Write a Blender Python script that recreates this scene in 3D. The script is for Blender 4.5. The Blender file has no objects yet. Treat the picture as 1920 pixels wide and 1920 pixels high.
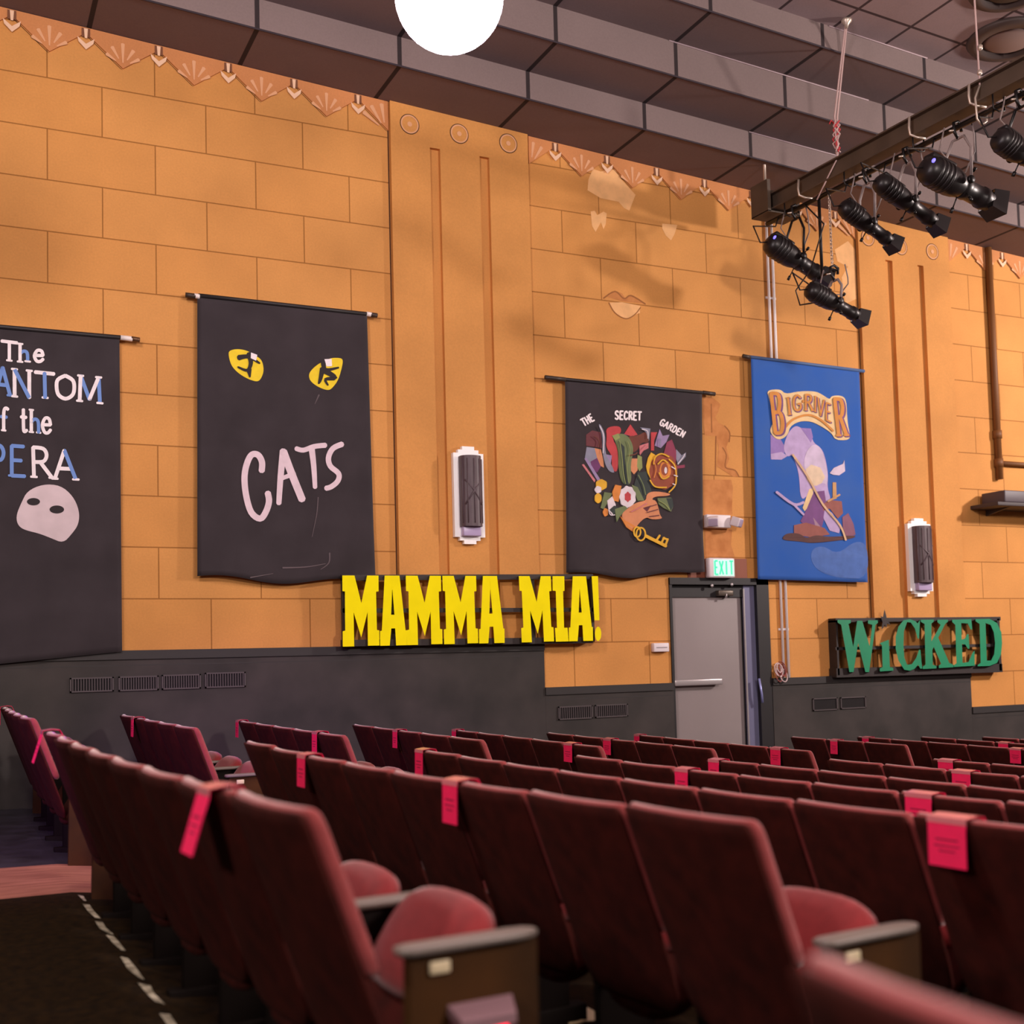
import bpy, bmesh, math, random
from mathutils import Vector, Matrix
random.seed(7)
PI = math.pi
scene = bpy.context.scene
COL = scene.collection

# ------------------------------------------------------------------ camera
ZC = 1.10                       # camera height above the floor at its own row
F_PX, CX, CY = 2235.29, 960.03, 1109.63
YAW, PITCH, ROLL = 0.448264, 0.058527, -0.025714
D = 10.5                        # distance of the side wall
C = 0.44197                     # height of one course of wall blocks
_f = Vector((math.sin(YAW)*math.cos(PITCH), math.cos(YAW)*math.cos(PITCH), math.sin(PITCH)))
_r0 = Vector((math.cos(YAW), -math.sin(YAW), 0)); _u0 = _r0.cross(_f)
_r = _r0*math.cos(ROLL) + _u0*math.sin(ROLL)
_u = -_r0*math.sin(ROLL) + _u0*math.cos(ROLL)
cam = bpy.data.cameras.new('camera'); cam_o = bpy.data.objects.new('camera', cam); COL.objects.link(cam_o)
M = Matrix((( _r.x, _u.x, -_f.x, 0), (_r.y, _u.y, -_f.y, 0), (_r.z, _u.z, -_f.z, ZC), (0, 0, 0, 1)))
cam_o.matrix_world = M
cam.sensor_fit = 'HORIZONTAL'; cam.sensor_width = 36.0
cam.lens = F_PX/1920*36.0
cam.shift_x = 0.0; cam.shift_y = (CY-960)/1920
cam.clip_start = 0.05; cam.clip_end = 100
cam.dof.use_dof = True; cam.dof.focus_distance = 9.5; cam.dof.aperture_fstop = 1.9
scene.camera = cam_o

# ------------------------------------------------------------------ world, lights, exposure
w = bpy.data.worlds.new('world'); scene.world = w; w.use_nodes = True
bg = w.node_tree.nodes['Background']; bg.inputs[0].default_value = (1.0, 0.72, 0.62, 1); bg.inputs[1].default_value = 0.035
vs = scene.view_settings
vs.view_transform = 'Standard'; vs.look = 'None'; vs.exposure = 0.78; vs.gamma = 1.0; vs.use_curve_mapping = False
def lamp(name, loc, power, color, radius=0.3, kind='POINT', target=None, size=1.0, blend=.5):
    l = bpy.data.lights.new(name, kind); l.energy = power; l.color = color
    if kind in ('POINT', 'SPOT'): l.shadow_soft_size = radius
    if kind == 'SPOT': l.spot_size = size; l.spot_blend = blend
    o = bpy.data.objects.new(name, l); COL.objects.link(o); o.location = loc
    if target is not None:
        o.rotation_euler = (Vector(target)-Vector(loc)).to_track_quat('-Z', 'Y').to_euler()
    return o
WARM = (1.0, 0.86, 0.80)
lamp('house_globe_lamp_stage', (15.5, 4.2, 5.2), 1600, WARM, .28)
lamp('fill_lamp_far_side', (6.0, -2.5, 5.0), 1150, WARM, .5)  # unseen fill lamp, added to lift the light on the wall
lamp('fill_lamp_rear', (-1.2, 3.2, 6.3), 520, WARM, .4)  # added fill from above, unseen, behind the first seat row
lamp('fill_lamp_behind_seats', (-5.0, -1.0, 3.8), 420, WARM, .4)  # added low fill, unseen, to brighten seat backs and pink signs
lamp('purple_stage_spot', (-3.0, 2.0, 3.6), 700, (0.6, 0.10, 1.0), .1, 'SPOT', (1.0, 7.6, .7), math.radians(26), .9)

# ------------------------------------------------------------------ pixel <-> place helpers (1920 frame)
def ray(x, y):
    return _r*((x-CX)/F_PX) - _u*((y-CY)/F_PX) + _f
def onY(x, y, Y):
    d = ray(x, y); p = d*(Y/d.y); return Vector((p.x, p.y, p.z+ZC))
def onX(x, y, X):
    d = ray(x, y); p = d*(X/d.x); return Vector((p.x, p.y, p.z+ZC))
def onS(x, y, h):              # the sloping ceiling: z = h + SL*x
    d = ray(x, y); p = d*(h/(d.z-SL*d.x)); return Vector((p.x, p.y, p.z+ZC))
def proj(p):
    v = Vector((p[0], p[1], p[2]-ZC)); z = v.dot(_f)
    return CX+F_PX*v.dot(_r)/z, CY-F_PX*v.dot(_u)/z
SL = -0.0535
H0, H1, H2, H3 = 5.594, 5.866, 6.205, 6.44
Y0, Y1, Y2 = 9.82, 9.237, 8.655
def ceil_z(h, x): return h+SL*x+ZC

# ------------------------------------------------------------------ materials
def s2l(c):
    if isinstance(c, str):
        c = tuple(int(c[i:i+2], 16)/255 for i in (0, 2, 4))
    return tuple(((v/12.92) if v <= .04045 else ((v+.055)/1.055)**2.4) for v in c)
_mats = {}
def mat(name, col, rough=.6, metal=0.0, noise=0.0, nscale=8.0, emit=None, estr=0.0, sheen=0.0, spec=.5, bump=0.0, col2=None, detail=4.0, trans=0.0):
    if name in _mats: return _mats[name]
    m = bpy.data.materials.new(name); m.use_nodes = True; nt = m.node_tree; b = nt.nodes['Principled BSDF']
    lin = s2l(col)+(1,)
    b.inputs['Base Color'].default_value = lin; b.inputs['Roughness'].default_value = rough
    b.inputs['Metallic'].default_value = metal; b.inputs['Specular IOR Level'].default_value = spec
    if sheen: b.inputs['Sheen Weight'].default_value = sheen; b.inputs['Sheen Roughness'].default_value = .4
    if trans: b.inputs['Transmission Weight'].default_value = trans
    tc = nt.nodes.new('ShaderNodeTexCoord'); nz = nt.nodes.new('ShaderNodeTexNoise')
    nz.inputs['Scale'].default_value = nscale; nz.inputs['Detail'].default_value = detail
    nt.links.new(tc.outputs['Object'], nz.inputs['Vector'])
    mx = nt.nodes.new('ShaderNodeMix'); mx.data_type = 'RGBA'
    c2 = s2l(col2) if col2 else tuple(v*(1-noise) for v in lin[:3])
    mx.inputs[6].default_value = lin; mx.inputs[7].default_value = tuple(c2)+(1,)
    rp = nt.nodes.new('ShaderNodeMapRange'); rp.inputs[1].default_value = .35; rp.inputs[2].default_value = .68
    nt.links.new(nz.outputs['Fac'], rp.inputs[0]); nt.links.new(rp.outputs[0], mx.inputs[0])
    nt.links.new(mx.outputs[2], b.inputs['Base Color'])
    if bump:
        bp = nt.nodes.new('ShaderNodeBump'); bp.inputs['Strength'].default_value = bump; bp.inputs['Distance'].default_value = .01
        nt.links.new(nz.outputs['Fac'], bp.inputs['Height']); nt.links.new(bp.outputs[0], b.inputs['Normal'])
    if emit:
        b.inputs['Emission Color'].default_value = s2l(emit)+(1,); b.inputs['Emission Strength'].default_value = estr
    _mats[name] = m; return m

def block_mat(name, ou, ov, bw, bh, ca, cb, cm, mortar=.006, axes='XZ', offset=.5, rough=.75, shear=0.0, mott=.16, bumpd=.004):
    """blocks with thin joints, laid in object space"""
    m = bpy.data.materials.new(name); m.use_nodes = True; nt = m.node_tree; N = nt.nodes; L = nt.links
    b = N['Principled BSDF']; b.inputs['Roughness'].default_value = rough; b.inputs['Specular IOR Level'].default_value = .25
    tc = N.new('ShaderNodeTexCoord'); sp = N.new('ShaderNodeSeparateXYZ'); cb_ = N.new('ShaderNodeCombineXYZ')
    L.new(tc.outputs['Object'], sp.inputs[0])
    def off(ch, o):
        a = N.new('ShaderNodeMath'); a.operation = 'SUBTRACT'; L.new(sp.outputs[ch], a.inputs[0]); a.inputs[1].default_value = o; return a
    a = off(axes[0], ou); v = off(axes[1], ov)
    L.new(a.outputs[0], cb_.inputs[0]); L.new(v.outputs[0], cb_.inputs[1])
    br = N.new('ShaderNodeTexBrick'); br.offset = offset; br.offset_frequency = 2
    br.inputs['Scale'].default_value = 1.0; br.inputs['Brick Width'].default_value = bw; br.inputs['Row Height'].default_value = bh
    br.inputs['Mortar Size'].default_value = mortar; br.inputs['Mortar Smooth'].default_value = .25
    br.inputs['Color1'].default_value = s2l(ca)+(1,); br.inputs['Color2'].default_value = s2l(cb)+(1,); br.inputs['Mortar'].default_value = s2l(cm)+(1,)
    L.new(cb_.outputs[0], br.inputs['Vector'])
    def nz(scale, det):
        n = N.new('ShaderNodeTexNoise'); n.inputs['Scale'].default_value = scale; n.inputs['Detail'].default_value = det
        L.new(tc.outputs['Object'], n.inputs['Vector']); return n
    n1 = nz(1.1, 5); n2 = nz(60, 3)
    r = N.new('ShaderNodeMapRange'); r.inputs[1].default_value = .3; r.inputs[2].default_value = .7; r.inputs[3].default_value = 1-mott; r.inputs[4].default_value = 1+mott*.4
    L.new(n1.outputs['Fac'], r.inputs[0])
    r2 = N.new('ShaderNodeMapRange'); r2.inputs[1].default_value = .3; r2.inputs[2].default_value = .7; r2.inputs[3].default_value = .95; r2.inputs[4].default_value = 1.04
    L.new(n2.outputs['Fac'], r2.inputs[0])
    mu = N.new('ShaderNodeMath'); mu.operation = 'MULTIPLY'; L.new(r.outputs[0], mu.inputs[0]); L.new(r2.outputs[0], mu.inputs[1])
    vm = N.new('ShaderNodeVectorMath'); vm.operation = 'SCALE'; L.new(br.outputs['Color'], vm.inputs[0]); L.new(mu.outputs[0], vm.inputs['Scale'])
    L.new(vm.outputs[0], b.inputs['Base Color'])
    if bumpd:
        bp = N.new('ShaderNodeBump'); bp.invert = True; bp.inputs['Strength'].default_value = .6; bp.inputs['Distance'].default_value = bumpd
        L.new(br.outputs['Fac'], bp.inputs['Height']); L.new(bp.outputs[0], b.inputs['Normal'])
    return m

# ------------------------------------------------------------------ mesh builder
class MB:
    def __init__(s): s.v = []; s.f = []; s.m = []; s.mats = []; s.sm = []
    def mi(s, m):
        if m not in s.mats: s.mats.append(m)
        return s.mats.index(m)
    def add(s, vs_, fs, m, smooth=False):
        o = len(s.v); s.v += [tuple(v) for v in vs_]; k = s.mi(m)
        for f in fs: s.f.append(tuple(i+o for i in f)); s.m.append(k); s.sm.append(smooth)
    def box(s, x0, x1, y0, y1, z0, z1, m, T=None):
        vs_ = [Vector((x, y, z)) for x in (x0, x1) for y in (y0, y1) for z in (z0, z1)]
        if T: vs_ = [T @ v for v in vs_]
        s.add(vs_, [(0, 1, 3, 2), (4, 6, 7, 5), (0, 4, 5, 1), (2, 3, 7, 6), (0, 2, 6, 4), (1, 5, 7, 3)], m)
    def rbox(s, x0, x1, y0, y1, z0, z1, b, m, T=None, seg=2):
        bm = bmesh.new(); bmesh.ops.create_cube(bm, size=1)
        for v in bm.verts:
            v.co = Vector(((x0+x1)/2+v.co.x*(x1-x0), (y0+y1)/2+v.co.y*(y1-y0), (z0+z1)/2+v.co.z*(z1-z0)))
        bmesh.ops.bevel(bm, geom=list(bm.edges), offset=b, segments=seg, affect='EDGES', profile=.6)
        s.frombm(bm, m, T, True)
    def frombm(s, bm, m, T=None, smooth=False):
        bm.verts.index_update(); bm.verts.ensure_lookup_table()
        s.add([(T @ v.co) if T else v.co.copy() for v in bm.verts], [[v.index for v in f.verts] for f in bm.faces], m, smooth); bm.free()
    def loft(s, loops, m, smooth=True, cap=True):
        n = len(loops[0]); o = []
        for l in loops: o += l
        fs = []
        for i in range(len(loops)-1):
            for j in range(n):
                a = i*n+j; b = i*n+(j+1) % n; fs.append((a, b, b+n, a+n))
        if cap: fs.append(tuple(range(n-1, -1, -1))); fs.append(tuple((len(loops)-1)*n+j for j in range(n)))
        s.add(o, fs, m, smooth)
    def tube(s, pts, r, m, n=8, closed=False):
        pts = [Vector(p) for p in pts]; rs = r if isinstance(r, (list, tuple)) else [r]*len(pts)
        loops = []; up = None
        for i, p in enumerate(pts):
            a = pts[(i-1) % len(pts)] if (i > 0 or closed) else p
            b = pts[(i+1) % len(pts)] if (i < len(pts)-1 or closed) else p
            t = (b-a).normalized()
            if up is None:
                up = Vector((0, 0, 1)) if abs(t.z) < .9 else Vector((1, 0, 0))
            x = t.cross(up); x = x.normalized() if x.length > 1e-5 else Vector((1, 0, 0)); y = x.cross(t).normalized(); up = y
            loops.append([p+x*(math.cos(2*PI*k/n)*rs[i])+y*(math.sin(2*PI*k/n)*rs[i]) for k in range(n)])
        if closed: loops.append(loops[0]); s.loft(loops, m, True, False)
        else: s.loft(loops, m)
    def lathe(s, prof, m, n=24, T=None, axis='Z', smooth=True):
        loops = []
        for r, z in prof:
            l = []
            for k in range(n):
                a = 2*PI*k/n; c, d = r*math.cos(a), r*math.sin(a)
                v = Vector((c, d, z)) if axis == 'Z' else Vector((z, c, d)) if axis == 'X' else Vector((c, z, d))
                l.append(T @ v if T else v)
            loops.append(l)
        s.loft(loops, m, smooth)
    def prism(s, pts2, fn, t, m, smooth=False):
        """flat outline (list of 2d pts); fn(x, y, k) -> 3D, k=0 back and 1 front"""
        area = sum(a[0]*b[1]-b[0]*a[1] for a, b in zip(pts2, pts2[1:]+pts2[:1]))
        if area < 0: pts2 = pts2[::-1]
        n = len(pts2)
        fr = [fn(x, y, 1) for x, y in pts2]; bk = [fn(x, y, 0) for x, y in pts2]
        bm = bmesh.new(); vv = [bm.verts.new(v) for v in fr]
        try:
            f = bm.faces.new(vv); f.normal_update(); bmesh.ops.triangulate(bm, faces=[f], ngon_method='EAR_CLIP')
            tri = [[v.index for v in q.verts] for q in bm.faces] if not bm.verts.index_update() else []
        except Exception:
            tri = []
        bm.free()
        fs = tri + [(i, i+n, (i+1) % n+n, (i+1) % n) for i in range(n)]
        s.add(fr+bk, fs, m, smooth)
    def build(s, name, parent=None, smooth_angle=None):
        me = bpy.data.meshes.new(name); me.from_pydata(s.v, [], s.f)
        for mm in s.mats: me.materials.append(mm)
        me.polygons.foreach_set('material_index', s.m); me.polygons.foreach_set('use_smooth', s.sm)
        bm = bmesh.new(); bm.from_mesh(me); bmesh.ops.recalc_face_normals(bm, faces=bm.faces); bm.to_mesh(me); bm.free()
        me.update()
        o = bpy.data.objects.new(name, me); COL.objects.link(o)
        if parent is not None: o.parent = parent
        return o
def place(o, loc):
    """move a finished world-space mesh's origin to loc"""
    o.data.transform(Matrix.Translation(-Vector(loc))); o.location = loc; return o
def tag(o, label=None, cat=None, group=None, kind=None):
    if label: o['label'] = label
    if cat: o['category'] = cat
    if group: o['group'] = group
    if kind: o['kind'] = kind
    return o
def empty(name, loc, label, cat, group=None):
    o = bpy.data.objects.new(name, None); COL.objects.link(o); o.location = loc; o.empty_display_size = .1
    return tag(o, label, cat, group)
def part(mb, name, parent, label=None):
    """a world-space mesh made a child of an (unrotated) thing or part"""
    o = mb.build(name); base = Vector((0, 0, 0)); q = parent
    while q is not None: base = base+Vector(q.location); q = q.parent
    o.data.transform(Matrix.Translation(-base)); o.parent = parent
    if label: o['label'] = label
    return o
def children(o): return [c for c in bpy.data.objects if c.parent == o]
def copy_tree(o, parent=None, kids=None):
    c = o.copy(); COL.objects.link(c); c.parent = parent
    for ch in (kids[o.name] if kids else children(o)): copy_tree(ch, c, kids)
    return c
def kid_map():
    d = {o.name: [] for o in bpy.data.objects}
    for o in bpy.data.objects:
        if o.parent: d[o.parent.name].append(o)
    return d

# ================================================================== THE SETTING
ORA, ORB, ORM = 'd59450', 'da9a56', 'a36a32'
BW = 2*C
Z13 = -0.269+ZC                        # bottom course line of the block wall
mA = block_mat('wall_blocks_rear', 0.8084, Z13, BW, C, ORA, ORB, ORM)
mB = block_mat('wall_blocks_middle', 5.7216, Z13, BW, C, ORA, ORB, ORM)
uc = onY(1835.6, 955, D); rown = math.floor((uc.z-Z13)/C)
mC = block_mat('wall_blocks_front', uc.x+(0 if rown % 2 == 0 else .5*BW), Z13, BW, C, ORA, ORB, ORM)
# Blender shifts even rows by half a block, so the phase is moved half a block
for m_ in (mA, mB, mC):
    for n_ in m_.node_tree.nodes:
        if n_.type == 'MATH' and n_.operation == 'SUBTRACT' and n_.inputs[0].links[0].from_socket.name == 'X':
            n_.inputs[1].default_value -= .5*BW
mP = block_mat('pilaster_plaster', 0, 0, 50, 50, ORA, ORB, ORM, mortar=.0)
U = lambda x, y: onY(x, y, D).x
Z = lambda x, y: onY(x, y, D).z
p1a, p1b, p2a, p2b = 3.857, 5.347, 9.593, U(1800, 1000)
d0, d1, dz = U(1253, 1090), U(1443, 1240), Z(1350, 1086)
XL, XR = -1.2, 17.0
ztop = lambda x: ceil_z(H0, x)
wall = MB()
def wseg(x0, x1, z0, m, z1=None):
    a = ztop(x0)+.3 if z1 is None else z1; b = ztop(x1)+.3 if z1 is None else z1
    vs_ = [(x0, D, z0), (x1, D, z0), (x1, D, b), (x0, D, a), (x0, D+.25, z0), (x1, D+.25, z0), (x1, D+.25, b), (x0, D+.25, a)]
    wall.add(vs_, [(0, 1, 2, 3), (5, 4, 7, 6), (0, 4, 5, 1), (3, 2, 6, 7), (0, 3, 7, 4), (1, 5, 6, 2)], m)
wseg(XL, p1a, -1.2, mA); wseg(p1a, p1b, -1.2, mP); wseg(p1b, d0, -1.2, mB); wseg(d0, d1, dz, mB); wseg(d1, p2a, -1.2, mB)
wseg(p2a, p2b, -1.2, mP); wseg(p2b, XR, -1.2, mC)
wall_o = wall.build('wall_left'); wall_o['kind'] = 'structure'
mDarkLine = mat('shade_and_outline_brown', '4a2a12', .9)  # dark brown for painted shade lines and rosette outlines
# pilasters: raised strips with two flutes
PT = .042
def pilaster(n, a, b, fl, zcap, capbot, zb):
    mb = MB(); t = PT
    xs = [a+.012]+[q for f_ in fl for q in f_]+[b-.012]
    for i in range(0, len(xs), 2):
        mb.box(xs[i], xs[i+1], D-t, D, zb, zcap, mP)
    zt = lambda x: ztop(x)-.002
    vs_ = [(a+.012, D-t, zcap), (b-.012, D-t, zcap), (b-.012, D-t, zt(b)), (a+.012, D-t, zt(a))]
    vs_ += [(v[0], D, v[2]) for v in vs_]
    mb.add(vs_, [(0, 1, 2, 3), (0, 4, 5, 1), (3, 2, 6, 7), (0, 3, 7, 4), (1, 5, 6, 2)], mP)
    for x in (a, b): mb.box(x-.006, x+.006, D-.003, D, zb, zt(x), mDarkLine)  # dark strips drawn as the shade along the pilaster edges
    o = mb.build('trim_%d' % n); o['kind'] = 'structure'
Zf1 = Z(823, 283)
pilaster(1, p1a, p1b, [(U(808, 500), U(827, 500)), (U(901, 500), U(919, 500))], Zf1, 0, .177+ZC+.003)
pilaster(2, p2a, p2b, [(U(1662, 640), U(1675, 640)), (U(1722, 640), U(1733, 640))], Z(1660, 490), 0, Z(1600, 1266)+.003)

# dark wainscot in steps along the bottom of the wall
mW = mat('wainscot_black_paint', '393230', .7, noise=.35, nscale=2.2, col2='231f1d', bump=.1)
mWt = mat('wainscot_cap_black', '2a2626', .6)
def wains(n, x0, x1, zt, z0=-1.2):
    mb = MB(); mb.box(x0, x1, D-.035, D-.0005, z0, zt, mW); mb.box(x0, x1, D-.05, D-.03, zt-.075, zt, mWt); mb.box(x0, x1, D-.036, D-.03, zt-.13, zt-.12, mWt)
    o = mb.build('baseboard_%s' % n); o['kind'] = 'structure'
wains('left', XL, U(1018, 1250), .177+ZC); wains('center', U(1018, 1250)+.001, d0-.001, Z(1130, 1285)); wains('right', d1+.001, U(1817, 1300), Z(1600, 1266)); wains('front', U(1817, 1300)+.001, XR, Z(1870, 1323))

# zigzag frieze under the ceiling
mZ = block_mat('frieze_plaster', 0, 0, 50, 50, 'd08a56', 'd68f5a', ORM, mortar=0)
mMot = mat('frieze_cream_paint', 'dfa67c', .8)
mArw = mat('frieze_pale_paint', 'edc4a4', .8)
mArr = mat('frieze_brown_paint', '7a4a30', .8)
PER = .606
def frieze(n, peaks, end_l, end_r):
    mb = MB(); t = .016
    line = []
    for i, x in enumerate(peaks):
        line.append((x, ztop(x)-.05))
        if i < len(peaks)-1:
            xm = (x+peaks[i+1])/2; line.append((xm, ztop(xm)-.29))
    if end_l: xm = max(end_l, peaks[0]-PER/2); line.insert(0, (xm, ztop(xm)-.29*(peaks[0]-xm)/(PER/2)))
    if end_r: xm = min(end_r, peaks[-1]+PER/2); line.append((xm, ztop(xm)-.29*(xm-peaks[-1])/(PER/2)))
    for (xa, za), (xb, zb) in zip(line, line[1:]):
        vs_ = [(xa, D-t, za), (xb, D-t, zb), (xb, D-t, ztop(xb)-.004), (xa, D-t, ztop(xa)-.004)]; vs_ += [(v[0], D, v[2]) for v in vs_]
        mb.add(vs_, [(0, 1, 2, 3), (0, 4, 5, 1), (3, 2, 6, 7), (0, 3, 7, 4), (1, 5, 6, 2)], mZ)
        if zb < za: # thin dark strip painted as the shadow on the falling side
            mb.add([(xa-.02, D-.002, za), (xb-.02, D-.002, zb), (xb, D-.002, zb-.01), (xa, D-.002, za-.01)], [(0, 1, 2, 3)], mDarkLine)
    o = mb.build('trim_%d' % n); o['kind'] = 'structure'
    mo = MB(); fr = lambda x, z, k: Vector((x, D-t-.0005-.002*k, z))
    def q(cx, cz, ang, r0, r1, w0, w1, m=mMot):
        ca, sa = math.cos(ang), math.sin(ang)
        pts = [(r0, -w0), (r1, -w1), (r1+w1*.4, 0), (r1, w1), (r0, w0)]
        mo.prism([(cx+a*ca-b*sa, cz+a*sa+b*ca) for a, b in pts], fr, 1, m)
    for x in peaks:   # arrow under each notch, painted on the wall below
        fr2 = lambda a, b, k: Vector((a, D-t-.001-.002*k, b)); z = ztop(x)
        mo.prism([(x-.035, z-.012), (x+.035, z-.012), (x+.035, z-.09), (x-.035, z-.09)], fr2, 1, mArr)
        fr3 = lambda a, b, k: Vector((a, D-t-.003-.002*k, b))
        mo.prism([(x-.016, z-.015), (x+.016, z-.015), (x+.01, z-.10), (x-.01, z-.10)], fr3, 1, mArw)
        mo.prism([(x-.07, z-.095), (x, z-.15), (x+.07, z-.095), (x+.06, z-.14), (x, z-.20), (x-.06, z-.14)], fr3, 1, mArw)
    for i in range(len(peaks)-1):
        xm = (peaks[i]+peaks[i+1])/2; z = ztop(xm)-.27
        for a in (-58, -30, 0, 30, 58): q(xm, z, PI/2+math.radians(a), .07 if a else .03, .20-.04*abs(a)/58, .005, .016)
    if end_r and end_r-peaks[-1] > .2:
        xm = end_r-.03; z = ztop(xm)-.30
        for a in (8, 32, 56): q(xm, z, PI/2+math.radians(a), .08, .26, .006, .02)
    if end_l and peaks[0]-end_l > .2:
        xm = end_l+.03; z = ztop(xm)-.30
        for a in (-8, -32): q(xm, z, PI/2+math.radians(a), .08, .24, .006, .018)
    c = mo.build('frieze_stencil', o)
frieze(3, [0.533-PER, 0.533, 1.12, 1.727, 2.335, 2.94, 3.557], None, p1a)
frieze(4, [5.66, 6.27, 6.88, 7.49, 8.12, 8.75, 9.3], p1b, p2a)
frieze(5, [11.35, 11.95, 12.55, 13.15], p2b, None)
# painted rosettes on the pilaster capitals
for cxs, n in (([(768, 233), (861, 251), (953, 269)], 6), ([(1627, 446), (1689, 463), (1748, 472)], 7)):
    mb = MB()
    for (x, y) in cxs:
        c0 = onY(x, y, D-PT)
        def ring(r0, r1, m, dy):
            K = 28; vs_ = []
            for k in range(K):
                a = 2*PI*k/K
                for r in (r0, r1): vs_.append((c0.x+r*math.cos(a), D-PT-dy, c0.z+r*math.sin(a)))
            mb.add(vs_, [(2*k, 2*k+1, (2*k+3) % (2*K), (2*k+2) % (2*K)) for k in range(K)], m)
        ring(.078, .092, mMot, .004); ring(.092, .1, mDarkLine, .003); ring(.001, .024, mMot, .004)
    o = mb.build('trim_%d' % n); o['kind'] = 'structure'

# patches of light painted onto the wall, and old painted figures
mPatch = mat('painted_light_and_lip', 'f2b97c', .8, noise=.15, nscale=9)
mStain = mat('old_brown_wash', 'b8743c', .85, col2='d08c50', nscale=7)
mLine = mat('old_brown_line', '9a5f30', .85)
def flat(mb, px, m, Y, ox=0, oy=0, sc=1.0, t=.0015):
    mb.prism([(x, y) for x, y in px], lambda x, y, k: onY(ox+x/sc, oy+y/sc, Y-t*k), t, m)
def stroke2(pts, w0, w1=None, closed=False, caps=True):
    """outline of a brush stroke along a polyline (2d)"""
    w1 = w0 if w1 is None else w1; P = [Vector((p[0], p[1])) for p in pts]; n = len(P)
    # resample smooth (Catmull-Rom)
    if n > 2:
        R = []
        for i in range(n-1):
            a, b, c, d = P[max(i-1, 0)], P[i], P[i+1], P[min(i+2, n-1)]
            for k in range(4):
                t = k/4
                R.append(.5*((2*b)+(c-a)*t+(2*a-5*b+4*c-d)*t*t+(3*b-a-3*c+d)*t**3))
        R.append(P[-1]); P = R; n = len(P)
    Ls, Rs = [], []
    for i in range(n):
        a, b = P[max(i-1, 0)], P[min(i+1, n-1)]; t = (b-a); t = t.normalized() if t.length > 1e-9 else Vector((1, 0))
        nn = Vector((-t.y, t.x)); ww = (w0+(w1-w0)*i/(n-1))/2
        Ls.append(P[i]+nn*ww); Rs.append(P[i]-nn*ww)
    return Ls, Rs
def brush(mb, px, w0, m, Y, ox=0, oy=0, sc=1.0, w1=None, t=.0015, wave=None, straight=False):
    if straight:
        L_, R_ = [], []
        for i in range(len(px)-1):
            a, b = stroke2(px[i:i+2], w0, w1); _ribbon(mb, a, b, m, Y, ox, oy, sc, t, wave)
        return
    L_, R_ = stroke2(px, w0, w1); _ribbon(mb, L_, R_, m, Y, ox, oy, sc, t, wave)
def _ribbon(mb, L_, R_, m, Y, ox, oy, sc, t, wave):
    # round-ish ends
    d = (L_[0]-R_[0]); w_ = d.length/2; tn = Vector((d.y, -d.x)).normalized()
    if (L_[1]-L_[0]).dot(tn) > 0: tn = -tn
    L_ = [(L_[0]+R_[0])/2+tn*w_*.6+d*.22]+L_; R_ = [(L_[1]+R_[0])/2+tn*w_*.6-d*.22]+R_
    d = (L_[-1]-R_[-1]); w_ = d.length/2; tn = Vector((d.y, -d.x)).normalized()
    if (L_[-1]-L_[-2]).dot(tn) < 0: tn = -tn
    l, r_ = L_[-1], R_[-1]
    L_ = L_+[(l+r_)/2+tn*w_*.6+d*.22]; R_ = R_+[(l+r_)/2+tn*w_*.6-d*.22]
    vs_ = []; n = len(L_)
    for k in (1, 0):
        for P in (L_, R_):
            for p in P:
                q = onY(ox+p.x/sc, oy+p.y/sc, Y-t*k)
                if wave: q = Vector((q.x, q.y-wave(q.x, q.z), q.z))
                vs_.append(q)
    fs = []
    for i in range(n-1):
        fs.append((i, i+1, n+i+1, n+i)); fs.append((i, 2*n+i, 2*n+i+1, i+1)); fs.append((n+i, n+i+1, 3*n+i+1, 3*n+i))
    fs.append((0, n, 3*n, 2*n)); fs.append((n-1, 3*n-1, 4*n-1, 2*n-1))
    mb.add(vs_, fs, m)
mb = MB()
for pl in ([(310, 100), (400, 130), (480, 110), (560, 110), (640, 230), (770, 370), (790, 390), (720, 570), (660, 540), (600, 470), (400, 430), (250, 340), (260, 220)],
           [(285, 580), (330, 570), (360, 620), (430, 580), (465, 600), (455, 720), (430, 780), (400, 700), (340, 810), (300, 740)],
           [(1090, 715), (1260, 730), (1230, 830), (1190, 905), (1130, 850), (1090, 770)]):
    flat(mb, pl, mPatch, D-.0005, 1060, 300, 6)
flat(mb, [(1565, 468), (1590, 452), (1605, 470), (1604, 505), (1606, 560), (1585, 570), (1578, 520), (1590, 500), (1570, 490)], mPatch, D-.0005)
mb.build('painted_light_patch', wall_o)
mb = MB()
for pl in ([(100, 30), (190, 20), (290, 100), (260, 190), (230, 240), (270, 300), (330, 330), (390, 430), (350, 560), (380, 680), (350, 760), (430, 790), (490, 870), (420, 870), (300, 790), (250, 760), (270, 560), (230, 440), (120, 430), (100, 250)],
           [(105, 900), (400, 900), (420, 980), (410, 1200), (415, 1270), (110, 1270)], [(120, 1430), (410, 1430), (400, 1590), (440, 1720), (120, 1720)]):
    flat(mb, pl, mStain, D-.0005, 1300, 740, 5.65)
flat(mb, [(470, 1540), (560, 1475), (640, 1500), (670, 1550), (740, 1520), (830, 1560), (890, 1615), (640, 1590)], mStain, D-.0005, 1060, 300, 6)
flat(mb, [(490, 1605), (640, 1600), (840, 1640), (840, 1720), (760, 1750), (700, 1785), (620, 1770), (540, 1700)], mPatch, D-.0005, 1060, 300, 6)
for st in ([(190, 100), (195, 400)], [(240, 440), (235, 850)], [(330, 330), (385, 400), (380, 500)], [(310, 560), (350, 640), (340, 770), (440, 800), (485, 870)]):
    brush(mb, st, 12, mLine, D-.001, 1300, 740, 5.65)
brush(mb, [(430, 1555), (560, 1478), (660, 1560), (740, 1525), (900, 1620)], 16, mLine, D-.001, 1060, 300, 6)
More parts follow.
